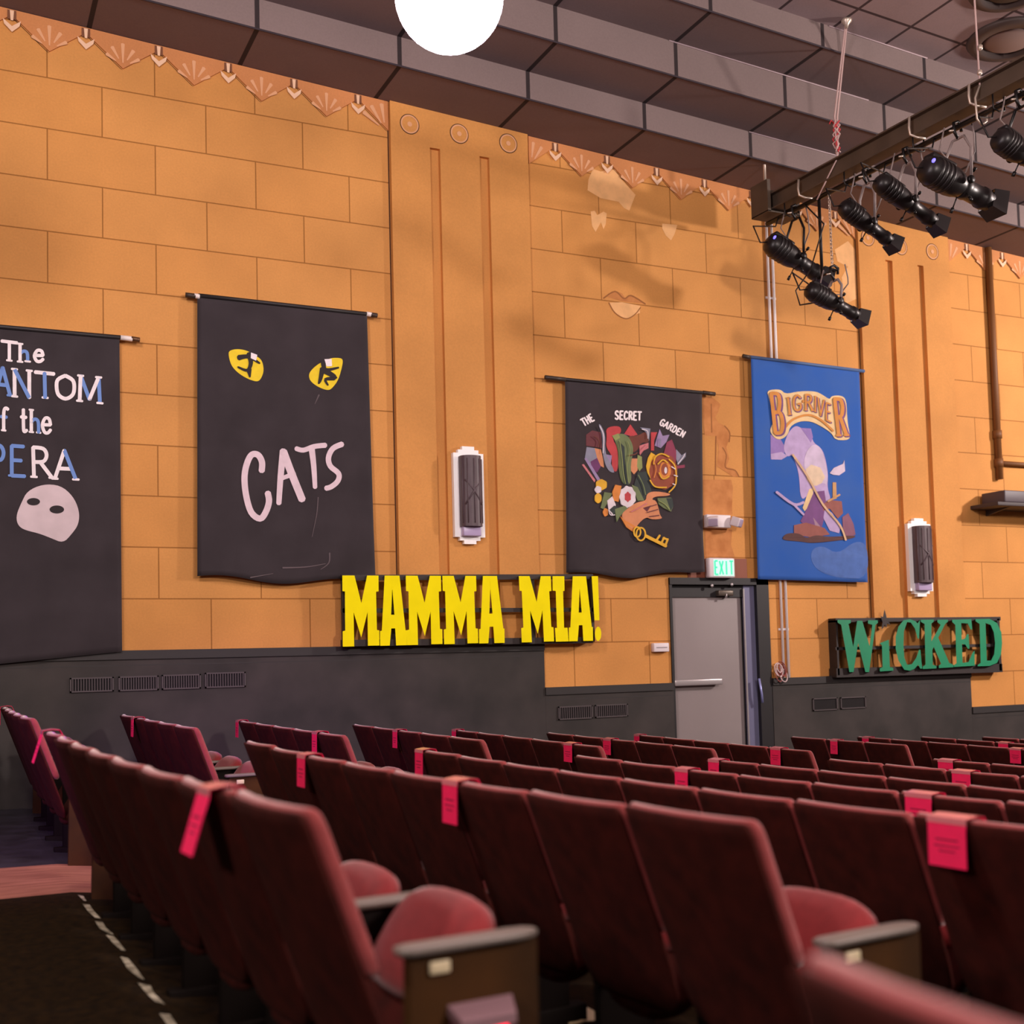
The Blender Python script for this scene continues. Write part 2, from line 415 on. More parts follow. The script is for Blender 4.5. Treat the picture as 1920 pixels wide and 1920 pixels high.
brush(mb, [(490, 1605), (560, 1720), (680, 1785), (780, 1740), (845, 1660)], 12, mLine, D-.001, 1060, 300, 6)
mb.build('faded_painted_figure', wall_o)

# stepped ceiling along the wall, then the tiled flat ceiling; all of it falls towards the stage
JX = 2.44; JW = 1.294
CA, CB, CM = '7d6c6c', '796868', '332a2c'
mS = block_mat('ceiling_soffit', JX, -40, JW, 200, CA, CB, CM, mortar=.024, axes='XY', offset=0, rough=.8, mott=.1, bumpd=0)
mR = block_mat('ceiling_riser', JX, -40, JW, 200, '82716f', '82716f', CM, mortar=.024, axes='XZ', offset=0, rough=.8, mott=.08, bumpd=0)
mT = block_mat('ceiling_tiles', 7.755, Y2-.35, .647, .647, 'a38f90', '9d898c', '4a3b3d', mortar=.018, axes='XY', offset=0, rough=.8, mott=.14, bumpd=0)
ce = MB()
def strip(ya, ha, yb, hb, m):
    n = 12; vs_ = []
    for i in range(n+1):
        x = XL+(XR-XL)*i/n; vs_ += [(x, ya, ceil_z(ha, x)), (x, yb, ceil_z(hb, x))]
    ce.add(vs_, [(2*i, 2*i+1, 2*i+3, 2*i+2) for i in range(n)], m)
strip(D+.2, H0, Y0, H0, mS); strip(Y0, H0, Y0, H1, mR); strip(Y0, H1, Y1, H1, mS); strip(Y1, H1, Y1, H2, mR)
strip(Y1, H2, Y2, H2, mS); strip(Y2, H2, Y2, H3, mR); strip(Y2, H3, -6, H3, mT)
ce_o = ce.build('ceiling'); ce_o['kind'] = 'structure'
mEdge = mat('ceiling_edge_highlight', 'b9a3a8', .5); mEdgeD = mat('ceiling_edge_dark', '3a3038', .8)  # pale strips put in as the highlight along the riser tops
mb = MB()
for (Y, h, xa, xb) in ((Y0, H1, 7.6, 9.2), (Y1, H2, 6.25, 8.7), (Y2, H3, 7.7, 8.95)):
    mb.tube([(xa, Y-.006, ceil_z(h, xa)-.006), (xb, Y-.006, ceil_z(h, xb)-.006)], .006, mEdge, 6)
for (Y, h) in ((Y0, H0), (Y1, H1), (Y2, H2)):
    mb.tube([(XL, Y, ceil_z(h, XL)), (XR, Y, ceil_z(h, XR))], .009, mEdgeD, 6)
o = mb.build('trim_8'); o['kind'] = 'structure'

# floor: falls row by row towards the stage, a little higher at the wall
PM = [(-4, 0), (.6, .0), (1.44, -.105), (2.4, -.197), (3.39, -.284), (4.31, -.348), (5.28, -.407), (6.2, -.46), (8.1, -.56), (9.1, -.612), (10, -.658), (11, -.705), (17, -.95)]
PW = [(-4, .031), (.5, .031), (1.394, -.064), (2.33, -.156), (3.3, -.232), (4.2, -.327), (5.2, -.402), (6.1, -.468), (8.1, -.582), (9.1, -.634), (10, -.681), (11, -.729), (17, -.95)]
def interp(P, x):
    for (a, b), (c, d) in zip(P, P[1:]):
        if x <= c: return b+(d-b)*(x-a)/(c-a)
    return P[-1][1]
def floor_z(x, y):
    k = min(1, max(0, (y-6.45)/.8)); return interp(PM, x)*(1-k)+interp(PW, x)*k
mCar = mat('carpet_dark_brown', '281a0a', .95, noise=.6, nscale=25, col2='150d06', spec=.1, bump=.2)
mAis = mat('aisle_worn_boards', 'a87058', .6, nscale=6, col2='7d4c3a')
nt = mAis.node_tree
for n_ in nt.nodes:
    if n_.type == 'TEX_NOISE':
        mp = nt.nodes.new('ShaderNodeMapping'); mp.inputs['Scale'].default_value = (.5, 5, 1)
        l_ = n_.inputs['Vector'].links[0]; nt.links.new(l_.from_socket, mp.inputs[0]); nt.links.new(mp.outputs[0], n_.inputs['Vector'])
mFw = mat('floor_dark_concrete', '35323c', .55, nscale=5, col2='201d22', detail=8)
fl = MB()
ys = [-6, -3, -1, 0, 1, 2, 3, 4, 5, 6, 6.45, 6.6, 6.8, 7.0, 7.25, 7.3, 8, 9, 10, D+.2]
xs = [-4+.5*i for i in range(0, 9)]+[.6, 1, 1.44, 1.9, 2.4, 2.9, 3.39, 3.85, 4.31, 4.8, 5.28, 5.7, 6.2, 7, 8.1, 9.1, 10, 11, 13, 15, 17]
for i in range(len(xs)-1):
    for j in range(len(ys)-1):
        m_ = mCar if ys[j+1] <= 6.46 else mAis if ys[j+1] <= 7.31 else mFw
        if ys[j+1] <= 7.31 and ys[j] > 6.4 and xs[i] > 1.4: m_ = mCar
        fl.add([(x, y, floor_z(x, y)) for x, y in ((xs[i], ys[j]), (xs[i+1], ys[j]), (xs[i+1], ys[j+1]), (xs[i], ys[j+1]))], [(0, 1, 2, 3)], m_)
fl_o = fl.build('floor'); fl_o['kind'] = 'structure'
mTape = mat('worn_white_line_paint', 'c4b8a2', .8, noise=.5, nscale=14, col2='5a4e3c')
mb = MB(); random.seed(3); y = 6.35
while y > 2.6:
    l = random.uniform(.12, .4); g = random.uniform(.0, .12); x = .63+.03*(6.3-y)/2.5
    x2 = x+.012
    pts = [(x-random.uniform(.004, .02), y), (x+random.uniform(.006, .02), y-random.uniform(0, .06)), (x+random.uniform(.012, .024), y-l*.5), (x2+random.uniform(.0, .016), y-l), (x2-random.uniform(.0, .014), y-l+random.uniform(0, .05)), (x-random.uniform(.0, .018), y-l*.55)]
    mb.add([(a, b, floor_z(a, b)+.004) for a, b in pts], [(0, 1, 2, 3, 4, 5)], mTape); y -= l+g
tag(mb.build('floor_line', None), 'worn broken white line painted on the carpet behind the nearest seat row', 'floor marking')

# door in its recess
mBlk = mat('black_frame_paint', '1d1a1d', .5); mDoor = mat('grey_door_paint', '8d8282', .55, noise=.08, nscale=1.5); mAlu = mat('brushed_aluminium', 'c9c2c4', .3, .6)
mJamb = mat('blue_grey_jamb', '70708e', .45, .2); mWhite = mat('white_plastic', 'e6dce0', .5); mDk = mat('door_dark_edge', '3a3638', .5)
mb = MB(); rb = .16
xl, xr = d0, d1; zb = -.75
mb.box(xl-.0, xl+.03, D-.02, D+.25, zb, dz, mBlk); mb.box(xr-.16, xr, D-.03, D+.25, zb, dz, mBlk)
mb.box(xl, xr, D-.03, D+.25, dz-.06, dz+.012, mBlk)
mb.box(xl, xr, D+.22, D+.3, zb, dz, mBlk); mb.box(xl+.03, xr-.16, D+.03, D+.22, dz-.19, dz-.06, mBlk)
o = mb.build('trim_9'); o['kind'] = 'structure'
c = MB()
xd1 = onY(1392, 1240, D+.05).x
c.box(xr-.30, xr-.16, D+.02, D+.05, zb, dz-.06, mJamb); c.build('door_jamb_blue', o)
c = MB(); c.box(xr-.312, xr-.297, D+.005, D+.02, zb, dz-.10, mAlu); c.build('edge_light_line', o)  # pale strip laid in as the line of light beside the door
dl = empty('door_1', (xl+.05, D+.1, zb), None, None); dl['kind'] = 'structure'
c = MB(); c.rbox(xl+.032, xd1, D+.05, D+.1, zb, dz-.185, .004, mDoor); c.box(xd1-.001, xr-.301, D+.06, D+.11, zb, dz-.185, mDk); part(c, 'door_leaf', dl)
a = onY(1263, 1281, D); b_ = onY(1352, 1281, D)
c = MB(); zz = a.z; c.rbox(a.x, b_.x, D-.03, D+.02, zz-.032, zz+.032, .01, mAlu); c.box(a.x+.02, a.x+.07, D+.0, D+.05, zz-.03, zz+.03, mAlu); c.box(b_.x-.07, b_.x-.02, D, D+.05, zz-.03, zz+.03, mAlu); part(c, 'push_bar', dl)
a = onY(1347, 1112, D-.02)
c = MB(); c.rbox(a.x, a.x+.19, D-.03, D+.045, a.z-.03, a.z+.03, .01, mat('bronze_closer', '5f554c', .4, .5)); c.tube([(a.x+.1, D-.02, a.z-.05), (a.x+.1, D-.02, a.z+.0)], .012, mAlu); part(c, 'door_closer', dl)
c = MB()
for px in ((1335, 1098), (1372, 1096)):
    q = onY(*px, D-.03); c.lathe([(.001, -.012), (.016, -.008), (.02, 0)], mAlu, 12, Matrix.Translation(q), 'Y')
part(c, 'frame_bolt', dl)
a = onY(1425, 1300, D-.03); c = MB(); c.tube([(a.x-.02, D-.05, a.z+.16), (a.x, D-.06, a.z), (a.x+.015, D-.05, a.z-.1)], .012, mat('pale_blue_metal', '9aa0d8', .3, .3)); part(c, 'pull_handle', dl)
c = MB(); q0, q1 = onY(1288, 1046, D), onY(1400, 1084, D)
c.box(q0.x, q1.x, D-.012, D-.0005, q1.z, q0.z, mat('red_brown_board', '8a4a33', .6)); tag(c.build('sign_board'), 'red-brown board on the wall behind the green exit sign', 'board')

# ================================================================== WALL HANGINGS
# stroke alphabet in a unit box, y up
AL = {
 'T': [[(0, 1), (1, 1)], [(.5, 1), (.5, 0)]], 'h': [[(.1, 1), (.1, 0)], [(.1, .45), (.45, .6), (.8, .5), (.85, 0)]],
 'e': [[(.1, .32), (.9, .34)], [(.9, .34), (.75, .58), (.35, .6), (.08, .3), (.3, .02), (.65, 0), (.92, .14)]],
 'P': [[(.15, 1), (.15, 0)], [(.15, 1), (.7, .98), (.9, .76), (.7, .52), (.15, .5)]], 'H': [[(.1, 1), (.1, 0)], [(.9, 1), (.9, 0)], [(.1, .5), (.9, .5)]],
 'A': [[(0, 0), (.5, 1)], [(.5, 1), (1, 0)], [(.2, .36), (.8, .36)]], 'N': [[(.1, 0), (.1, 1)], [(.1, 1), (.9, 0)], [(.9, 0), (.9, 1)]],
 'O': [[(.5, 1), (.1, .8), (.02, .5), (.12, .15), (.5, 0), (.88, .18), (.98, .5), (.9, .82), (.5, 1)]],
 'M': [[(.08, 0), (.12, 1)], [(.12, 1), (.5, .1)], [(.5, .1), (.88, 1)], [(.88, 1), (.95, 0)]],
 'o': [[(.5, .62), (.1, .45), (.1, .15), (.5, 0), (.9, .15), (.9, .45), (.5, .62)]], 'f': [[(.95, .95), (.65, 1), (.45, .8), (.45, 0)], [(.1, .6), (.8, .6)]],
 't': [[(.45, 1), (.45, .15), (.6, 0), (.9, .08)], [(.1, .65), (.85, .65)]], 'E': [[(.15, 1), (.15, 0)], [(.15, 1), (.9, 1)], [(.15, .52), (.75, .52)], [(.15, 0), (.95, 0)]],
 'R': [[(.15, 1), (.15, 0)], [(.15, 1), (.7, .97), (.85, .76), (.65, .54), (.15, .5)], [(.5, .5), (1, 0)]],
 'S': [[(.9, .85), (.6, 1), (.2, .9), (.15, .65), (.5, .5), (.85, .35), (.85, .1), (.5, 0), (.1, .12)]],
 'C': [[(.92, .82), (.6, 1), (.2, .85), (.05, .5), (.2, .12), (.6, 0), (.95, .2)]], 'G': [[(.92, .82), (.6, 1), (.2, .85), (.05, .5), (.2, .12), (.6, 0), (.92, .15), (.92, .42)], [(.6, .42), (.95, .42)]],
 'D': [[(.15, 1), (.15, 0)], [(.15, 1), (.65, .95), (.95, .5), (.65, .05), (.15, 0)]], 'I': [[(.5, 1), (.5, 0)]], 'V': [[(0, 1), (.5, 0)], [(.5, 0), (1, 1)]],
 'B': [[(.15, 1), (.15, 0)], [(.15, 1), (.7, .97), (.8, .77), (.6, .54), (.15, .52)], [(.15, .52), (.75, .5), (.92, .25), (.7, .02), (.15, 0)]],
 'X': [[(0, 1), (1, 0)], [(0, 0), (1, 1)]],
}
SERIF = {'T': [(.5, 0)], 'h': [(.1, 0), (.85, 0), (.1, 1)], 'P': [(.15, 0)], 'H': [(.1, 0), (.9, 0), (.1, 1), (.9, 1)], 'A': [(0, 0), (1, 0)], 'N': [(.1, 0), (.1, 1), (.9, 1)],
         'M': [(.08, 0), (.95, 0), (.12, 1), (.88, 1)], 'E': [(.15, 0)], 'R': [(.15, 0), (1, 0)], 'f': [(.45, 0)], 'I': [(.5, 0), (.5, 1)]}
def glyph(mb, ch, tl, tr, bl, br, w_, m, Y, ox, oy, sc, t=.002, wave=None, serif=0, m2=None):
    def bil(p):
        x, y = p; a = Vector(tl).lerp(Vector(tr), x); b = Vector(bl).lerp(Vector(br), x); q = b.lerp(a, y); return (q.x, q.y)
    for i, st in enumerate(AL[ch]):
        brush(mb, [bil(p) for p in st], w_, (m2 if (m2 and i % 2) else m), Y, ox, oy, sc, t=t, wave=wave)
    if serif:
        for (x, y) in SERIF.get(ch, []):
            c_ = Vector(bil((x, y))); dx = (Vector(tr)-Vector(tl)).normalized()
            a = c_-dx*serif; b = c_+dx*serif
            brush(mb, [(a.x, a.y), (b.x, b.y)], w_*.6, m, Y, ox, oy, sc, t=t, wave=wave)

def banner(name, label, group, tl, tr, br, bl, rod_l, rod_r, mcloth, mrod, Y, amp=.008, hem=.018, seed=1, tips=None, bottom_sag=None):
    rnd = random.Random(seed)
    P00, P10, P11, P01 = (onY(*q, Y) for q in (tl, tr, br, bl))
    ztop_, zbot = max(P00.z, P10.z), min(P01.z, P11.z)
    fr = [(rnd.uniform(4, 7), rnd.uniform(0, 6), .5), (rnd.uniform(9, 13), rnd.uniform(0, 6), .3), (rnd.uniform(16, 22), rnd.uniform(0, 6), .12)]
    def wave(x, z):
        k = (ztop_-z)/(ztop_-zbot); k = min(1.05, max(0, k))
        a = amp*(.35+.65*k)+(hem-amp)*max(0, k-.8)*5
        s_ = sum(c_*math.sin(f_*(x-P00.x)+p_+.8*k) for f_, p_, c_ in fr)
        return a*(s_+.35)
    root = empty(name, ((P00.x+P10.x)/2, Y, zbot), label, 'banner', group)
    NX, NZ = 40, 48; mb = MB(); vs_ = []
    for side in (0, 1):
        for j in range(NZ+1):
            for i in range(NX+1):
                s_, t_ = i/NX, j/NZ
                p = P00.lerp(P10, s_).lerp(P01.lerp(P11, s_), t_)
                if bottom_sag: p = p+Vector((0, 0, bottom_sag(s_)*max(0, t_-.85)/.15))
                vs_.append((p.x, Y-wave(p.x, p.z)+.004*side, p.z))
    W_ = NX+1; H_ = W_*(NZ+1); fs = []
    for j in range(NZ):
        for i in range(NX):
            a = j*W_+i; fs.append((a, a+1, a+1+W_, a+W_)); fs.append((a+H_, a+W_+H_, a+1+W_+H_, a+1+H_))
    for i in range(NX): fs += [(i, i+H_, i+1+H_, i+1), (NZ*W_+i, NZ*W_+i+1, NZ*W_+i+1+H_, NZ*W_+i+H_)]
    for j in range(NZ): fs += [(j*W_, (j+1)*W_, (j+1)*W_+H_, j*W_+H_), (j*W_+NX, j*W_+NX+H_, (j+1)*W_+NX+H_, (j+1)*W_+NX)]
    mb.add(vs_, fs, mcloth, True)
    cl = part(mb, 'cloth', root)
    a, b = onY(*rod_l, Y), onY(*rod_r, Y)
    mb = MB(); mb.tube([a, b], .019, mrod, 10); part(mb, 'rod', root)
    for t_ in (tips or []):
        mb = MB(); a_, b_ = onY(*t_[0], Y), onY(*t_[1], Y); mb.tube([a_, b_], .022, t_[2], 10); part(mb, 'rod_end', root, t_[3])
    return root, cl, wave

mBan = mat('black_banner_cloth', '3d363a', .85, noise=.25, nscale=3, sheen=.3, spec=.2)
mRod = mat('black_rod', '252022', .5); mTipW = mat('white_rod_tip', 'f2e6e2', .4)
mLetW = mat('banner_white_paint', 'faf0f4', .75, noise=.12, nscale=20); mLetB = mat('banner_blue_paint', '6f93d6', .75)
YB = D-.07
GRP = 'show banners hung along the wall'
# --- first banner (partly outside the frame)
OX, OY, SC = 0, 600, 2.743
r1, c1, w1 = banner('show_banner', 'black banner with white and blue lettering and a pale mask, cut by the left edge', GRP,
    (-170, 598), (224, 632), (229, 1222), (-170, 1262), (-190, 596), (228, 633), mBan, mRod, YB, .006, .010, 3,
    [((226, 633), (248, 635.5), mTipW, 'white rod end'), ((246, 635), (262, 637.5), mat('brass_tip', '6a4a33', .4, .5), 'dark rod tip')])
YL = YB-.004
mb = MB()
def word(mb, spec, w_, serif, mats, mm, wave, Y=YL, t=.003):
    for ch, tl, tr, bl, br, mi_ in spec:
        m = mm[mi_] if mi_ < 2 else mm[0]
        glyph(mb, ch, tl, tr, bl, br, w_*1.15, m, Y, OX, OY, SC, t, wave, serif, mm[1] if mi_ == 2 else None)
mm = (mLetW, mLetB)
word(mb, [('T', (8, 108), (88, 118), (12, 205), (84, 212), 0), ('h', (98, 122), (150, 128), (98, 215), (150, 213), 2), ('e', (174, 118), (228, 124), (172, 212), (226, 214), 0)], 15, 14, None, mm, w1)
word(mb, [('P', (-330, 205), (-260, 212), (-330, 352), (-262, 358), 0), ('H', (-240, 215), (-150, 225), (-240, 362), (-152, 370), 1), ('A', (-125, 228), (-45, 238), (-125, 372), (-45, 378), 0),
          ('A', (-28, 240), (55, 248), (-22, 380), (52, 388), 1), ('N', (65, 252), (160, 262), (66, 392), (160, 402), 2), ('T', (180, 268), (278, 278), (184, 396), (280, 404), 2),
          ('O', (288, 282), (384, 290), (290, 402), (384, 408), 2), ('M', (400, 285), (522, 296), (400, 415), (520, 428), 2)], 17, 15, None, mm, w1)
word(mb, [('o', (-45, 445), (-8, 448), (-45, 565), (-8, 568), 0), ('f', (0, 450), (44, 455), (0, 566), (42, 570), 2), ('t', (104, 458), (140, 462), (104, 572), (142, 576), 0),
          ('h', (156, 462), (206, 468), (156, 576), (206, 580), 2), ('e', (214, 455), (266, 460), (214, 578), (264, 582), 0)], 15, 11, None, mm, w1)
word(mb, [('O', (-125, 632), (-55, 638), (-122, 792), (-52, 798), 0), ('P', (-46, 640), (25, 648), (-42, 795), (28, 800), 2), ('E', (48, 646), (130, 652), (48, 800), (132, 804), 1),
          ('R', (156, 654), (250, 660), (158, 806), (268, 812), 0), ('A', (290, 668), (372, 672), (282, 816), (390, 820), 2)], 17, 16, None, mm, w1)
part(mb, 'painted_lettering', c1, 'white and blue painted lettering')
def decal(mb, px, m, wave, Y, k, ox, oy, sc, smooth_=True):
    """painted shape lying on the cloth, k = layer"""
    P = [Vector((p[0], p[1])) for p in px]
    if 2 < len(P) < 9:
        Q = []
        for i, a in enumerate(P):
            b = P[(i+1) % len(P)]; n = max(1, int((b-a).length/70)); Q += [a.lerp(b, j/n) for j in range(n)]
        P = Q; smooth_ = False
    if len(P) >= 9 and smooth_:
        for _ in range(2): P = [q for i, a in enumerate(P) for q in (a.lerp(P[(i+1) % len(P)], .25), a.lerp(P[(i+1) % len(P)], .75))]
    off = .003+.0006*k
    def fn(x, y, q):
        v = onY(ox+x/sc, oy+y/sc, Y); return Vector((v.x, Y-wave(v.x, v.z)-off*(.3+.7*q), v.z))
    mb.prism([(p.x, p.y) for p in P], fn, 1, m)
def circ(cx, cy, rx, ry, n=20, jag=0, rot=0): return [(cx+(rx*(1+jag*(i % 2)))*math.cos(2*PI*i/n+rot), cy+(ry*(1+jag*(i % 2)))*math.sin(2*PI*i/n+rot)) for i in range(n)]
mMask = mat('pale_mask_paint', 'd9c6cb', .75, noise=.15, nscale=5); mBlkP = mat('black_paint', '2b2427', .85)
mb = MB()   # plain pale half mask, in place of the show's own emblem
decal(mb, [(85, 1000), (110, 940), (140, 880), (220, 845), (310, 850), (375, 905), (408, 980), (405, 1050), (370, 1100), (325, 1148), (262, 1122), (200, 1098), (140, 1084), (104, 1068), (86, 1040)], mMask, w1, YB, 0, OX, OY, SC)
decal(mb, circ(172, 935, 34, 19, 16, 0, .3), mBlkP, w1, YB, 3, OX, OY, SC)
decal(mb, circ(292, 975, 38, 21, 16, 0, .45), mBlkP, w1, YB, 3, OX, OY, SC)
part(mb, 'painted_mask', c1, 'pale painted mask')

# --- second banner: yellow eyes
OX, OY, SC = 340, 530, 3.2545
sag = lambda s_: .03*math.sin(s_*9+.6)-.035*s_
r2, c2, w2 = banner('show_banner', 'black banner with two yellow eyes above a white brush-lettered word', GRP,
    (370, 556), (688, 588), (703, 1086), (370, 1084), (372, 554), (690, 589), mBan, mRod, YB, .006, .018, 8,
    [((348, 553), (366, 555), mat('black_tip', '3a2c24', .5), 'dark rod tip'), ((364, 554.5), (374, 556), mTipW, 'white collar at the left end'), ((687, 588.5), (696, 590), mTipW, 'white collar at the right end'), ((695, 590), (707, 591.5), mat('black_tip', '3a2c24'), 'dark rod tip')], sag)
mb = MB()
for st, a, b in ([[(490, 1150), (492, 1095), (468, 1052), (430, 1050), (402, 1098), (385, 1180), (393, 1290), (425, 1400), (480, 1440), (515, 1400), (535, 1335), (527, 1282)], 34, 34], [[(595, 1348), (606, 1180), (622, 1025)], 28, 38],
                 [[(622, 1030), (675, 1170), (738, 1325)], 42, 40], [[(612, 1195), (690, 1165)], 22, 26], [[(700, 1012), (745, 1022), (810, 1000), (880, 992)], 26, 28], [[(795, 1010), (808, 1120), (816, 1250)], 34, 24],
                 [[(982, 985), (925, 1012), (898, 1068), (910, 1120), (960, 1165), (955, 1210), (915, 1245), (882, 1255)], 30, 28]):
    brush(mb, st, a*1.12, mat('pinkish_white_paint', 'e6d0da', .75, noise=.1, nscale=15), YB-.004, OX, OY, SC, w1=b*1.12, t=.003, wave=w2)
part(mb, 'painted_word', c2, 'white brush-lettered word')
mb = MB()  # pale strokes painted in as light catching the creases
for st, w_ in (([(835, 1310), (828, 1400), (815, 1470), (798, 1550)], 6), ([(905, 1650), (900, 1710), (850, 1750)], 9), ([(620, 1740), (760, 1735), (880, 1715)], 10), ([(840, 685), (815, 740)], 9), ([(420, 1800), (560, 1775)], 7)):
    brush(mb, st, w_, mat('crease_highlight', '65595d', .9), YB-.0035, OX, OY, SC, w1=3, t=.0012, wave=w2)
part(mb, 'crease_highlights', c2, 'pale streaks painted as crease highlights')
mYel = mat('yellow_eye_paint', 'f4d41a', .7, noise=.12, nscale=12)
for ey, bars, wh in (([(285, 430), (300, 412), (345, 405), (400, 415), (450, 445), (490, 470), (504, 530), (492, 575), (470, 605), (430, 598), (380, 575), (335, 543), (300, 500)],
                  [[(350, 458), (410, 452), (478, 492)], [(412, 435), (424, 490), (402, 535), (345, 515)], [(412, 530), (418, 575)]], [(424, 428), (462, 442), (455, 478), (422, 462)]),
                 ([(985, 495), (984, 465), (955, 458), (905, 462), (845, 490), (800, 525), (776, 560), (785, 600), (830, 635), (895, 660), (925, 640), (960, 590)],
                  [[(865, 475), (880, 530), (960, 518)], [(862, 525), (848, 590), (838, 615)], [(880, 540), (940, 580), (880, 590), (895, 625)]], [(872, 468), (916, 466), (918, 510), (885, 512)])):
    mb = MB(); decal(mb, ey, mYel, w2, YB, 0, OX, OY, SC)
    for b_ in bars: brush(mb, b_, 34, mBlkP, YB-.0055, OX, OY, SC, w1=11, t=.002, wave=w2)
    decal(mb, wh, mLetW, w2, YB, 8, OX, OY, SC)
    part(mb, 'painted_eye', c2, 'yellow painted eye')

# --- third banner: collage
OX, OY, SC = 1000, 680, 4.3625
sag = lambda s_: -.05*math.sin(s_*PI)+.02*math.sin(s_*11)
r3, c3, w3 = banner('show_banner', 'black banner painted with a collage of hand, flowers and yellow key', GRP,
    (1060, 712), (1316, 735), (1318, 1069), (1063, 1074), (1024, 708), (1330, 737.5), mBan, mRod, YB, .007, .035, 5,
    [((1022, 707.5), (1060, 711.5), mat('black_tip', '2a2220'), 'dark rod end'), ((1318, 736), (1340, 739), mat('black_tip', '2a2220'), 'dark rod end')], sag)
cl_ = lambda n, h: mat('paint_'+n, h, .75, noise=.18, nscale=9)
RED, MAR, SKN, PUR, LAV, PNK, BLG, BRN, LGR, MAG, GRN, DGR, RST, YLW, WHT, ORG = (cl_(*q) for q in (('red', 'c23f45'), ('maroon', '6a3038'), ('skin', 'd98e62'), ('purple', '6d3468'), ('lavender', '9b86b0'),
    ('pink', 'd07a80'), ('slate', '8b8ba0'), ('umber', '6b3326'), ('leaf', '8f9a5c'), ('magenta', '8d3552'), ('moss', '6f7d52'), ('bottle', '2f3a38'), ('russet', '96482e'), ('gold', 'e8b22c'), ('chalk', 'e8dde4'), ('orange', 'e08a3c')))
mb = MB()
art = [(MAR, [(430, 590), (480, 555), (550, 570), (560, 700), (500, 690), (430, 680)]), (BLG, [(435, 690), (500, 700), (520, 780), (480, 850), (420, 780)]), (SKN, [(500, 700), (550, 710), (570, 800), (575, 860), (540, 840), (520, 780)]),
 (PUR, [(465, 810), (520, 780), (550, 850), (520, 900), (480, 870)]), (LAV, [(415, 785), (435, 780), (545, 955), (528, 975)]), (PNK, [(395, 835), (410, 830), (505, 960), (498, 980)]),
 (RED, [(590, 530), (700, 515), (720, 560), (690, 600), (640, 620), (690, 700), (690, 900), (640, 880), (640, 760), (590, 690), (600, 610)]), (LAV, [(585, 750), (640, 760), (630, 830), (660, 900), (615, 880)]),
 (BLG, [(528, 505), (548, 505), (588, 590), (582, 740), (640, 840), (665, 910), (600, 880), (560, 740), (565, 600)]), (PUR, [(730, 590), (785, 540), (790, 600)]), (RED, [(740, 585), (790, 505), (850, 590), (800, 605)]),
 (BRN, [(770, 600), (850, 600), (920, 560), (945, 600), (940, 660), (880, 650), (850, 720), (800, 740), (770, 650)]), (BLG, [(870, 530), (955, 540), (945, 640), (920, 570)]), (PNK, [(865, 680), (940, 655), (940, 700), (900, 720), (870, 760)]),
 (SKN, [(785, 785), (850, 785), (850, 880), (820, 915), (790, 880)]), (LGR, [(850, 755), (885, 770), (890, 860), (865, 890), (845, 850)]), (RED, [(960, 570), (1010, 570), (985, 640), (985, 720), (960, 720)]),
 (LAV, [(1010, 610), (1030, 545), (1055, 600), (1110, 590), (1085, 650), (1040, 700), (990, 680)]), (MAG, [(1090, 650), (1130, 630), (1170, 740), (1160, 820), (1110, 790), (1065, 740)]), (BLG, [(1165, 710), (1210, 760), (1245, 735), (1242, 770), (1180, 840), (1165, 790)]),
 (MAG, [(1165, 845), (1235, 835), (1235, 860), (1175, 868)]), (DGR, [(850, 900), (920, 890), (950, 1000), (965, 1060), (900, 1130), (820, 1000)]), (GRN, [(640, 600), (690, 580), (760, 590), (805, 660), (815, 730), (790, 830), (800, 1000), (720, 1000), (690, 850), (692, 740), (670, 650)]),
 (DGR, [(690, 640), (740, 690), (745, 800), (775, 1000), (735, 1000), (712, 800), (705, 710)]), (LGR, [(640, 600), (690, 580), (705, 615), (665, 640)]), (GRN, [(800, 1000), (850, 1020), (905, 1130), (850, 1130)]),
 (YLW, [(920, 850), (935, 780), (960, 735), (1000, 760), (980, 850), (995, 935), (960, 960), (930, 900)]), (RST, circ(1060, 890, 112, 145, 22, .06)), (ORG, circ(1075, 880, 45, 70, 14, .1)), (RST, circ(1070, 875, 30, 50, 14)), (WHT, circ(1078, 882, 12, 28, 10)),
 (YLW, circ(552, 1000, 44, 42, 12, .15)), (WHT, circ(525, 1040, 26, 28, 10, .2)), (YLW, circ(525, 1110, 28, 40, 12, .1)), (GRN, [(545, 1190), (575, 1060), (640, 1070), (600, 1150), (570, 1200)]), (ORG, circ(585, 1225, 20, 32, 10, .2)),
 (ORG, [(640, 1060), (665, 1000), (715, 1010), (690, 1140), (650, 1130)]), (WHT, [(598, 1130), (640, 1095), (668, 1165), (640, 1250), (610, 1205)]), (DGR, [(615, 1205), (655, 1170), (690, 1190), (650, 1245)]), (WHT, circ(765, 1100, 62, 82, 18, .18)), (RED, circ(765, 1100, 24, 36, 12, .3)),
 (GRN, [(660, 1200), (740, 1172), (765, 1195), (700, 1260), (675, 1305)]), (GRN, [(1010, 1110), (1120, 1105), (1140, 1170), (1120, 1220), (1060, 1190), (1020, 1160)]), (DGR, [(1080, 1110), (1130, 1110), (1140, 1170), (1118, 1215)]),
 (SKN, [(700, 1250), (780, 1180), (850, 1140), (920, 1130), (920, 1075), (980, 1050), (1120, 1072), (1100, 1092), (990, 1095), (960, 1120), (1000, 1130), (1020, 1200), (1030, 1250), (1055, 1278), (960, 1285), (920, 1262), (860, 1310), (820, 1370), (770, 1340)]),
 (ORG, [(700, 1255), (740, 1290), (830, 1340), (812, 1388), (755, 1350)]), (MAR, [(890, 1190), (960, 1168), (925, 1222)])]
for i, (m, pts) in enumerate(art): decal(mb, pts, m, w3, YB, i*.45, OX, OY, SC)
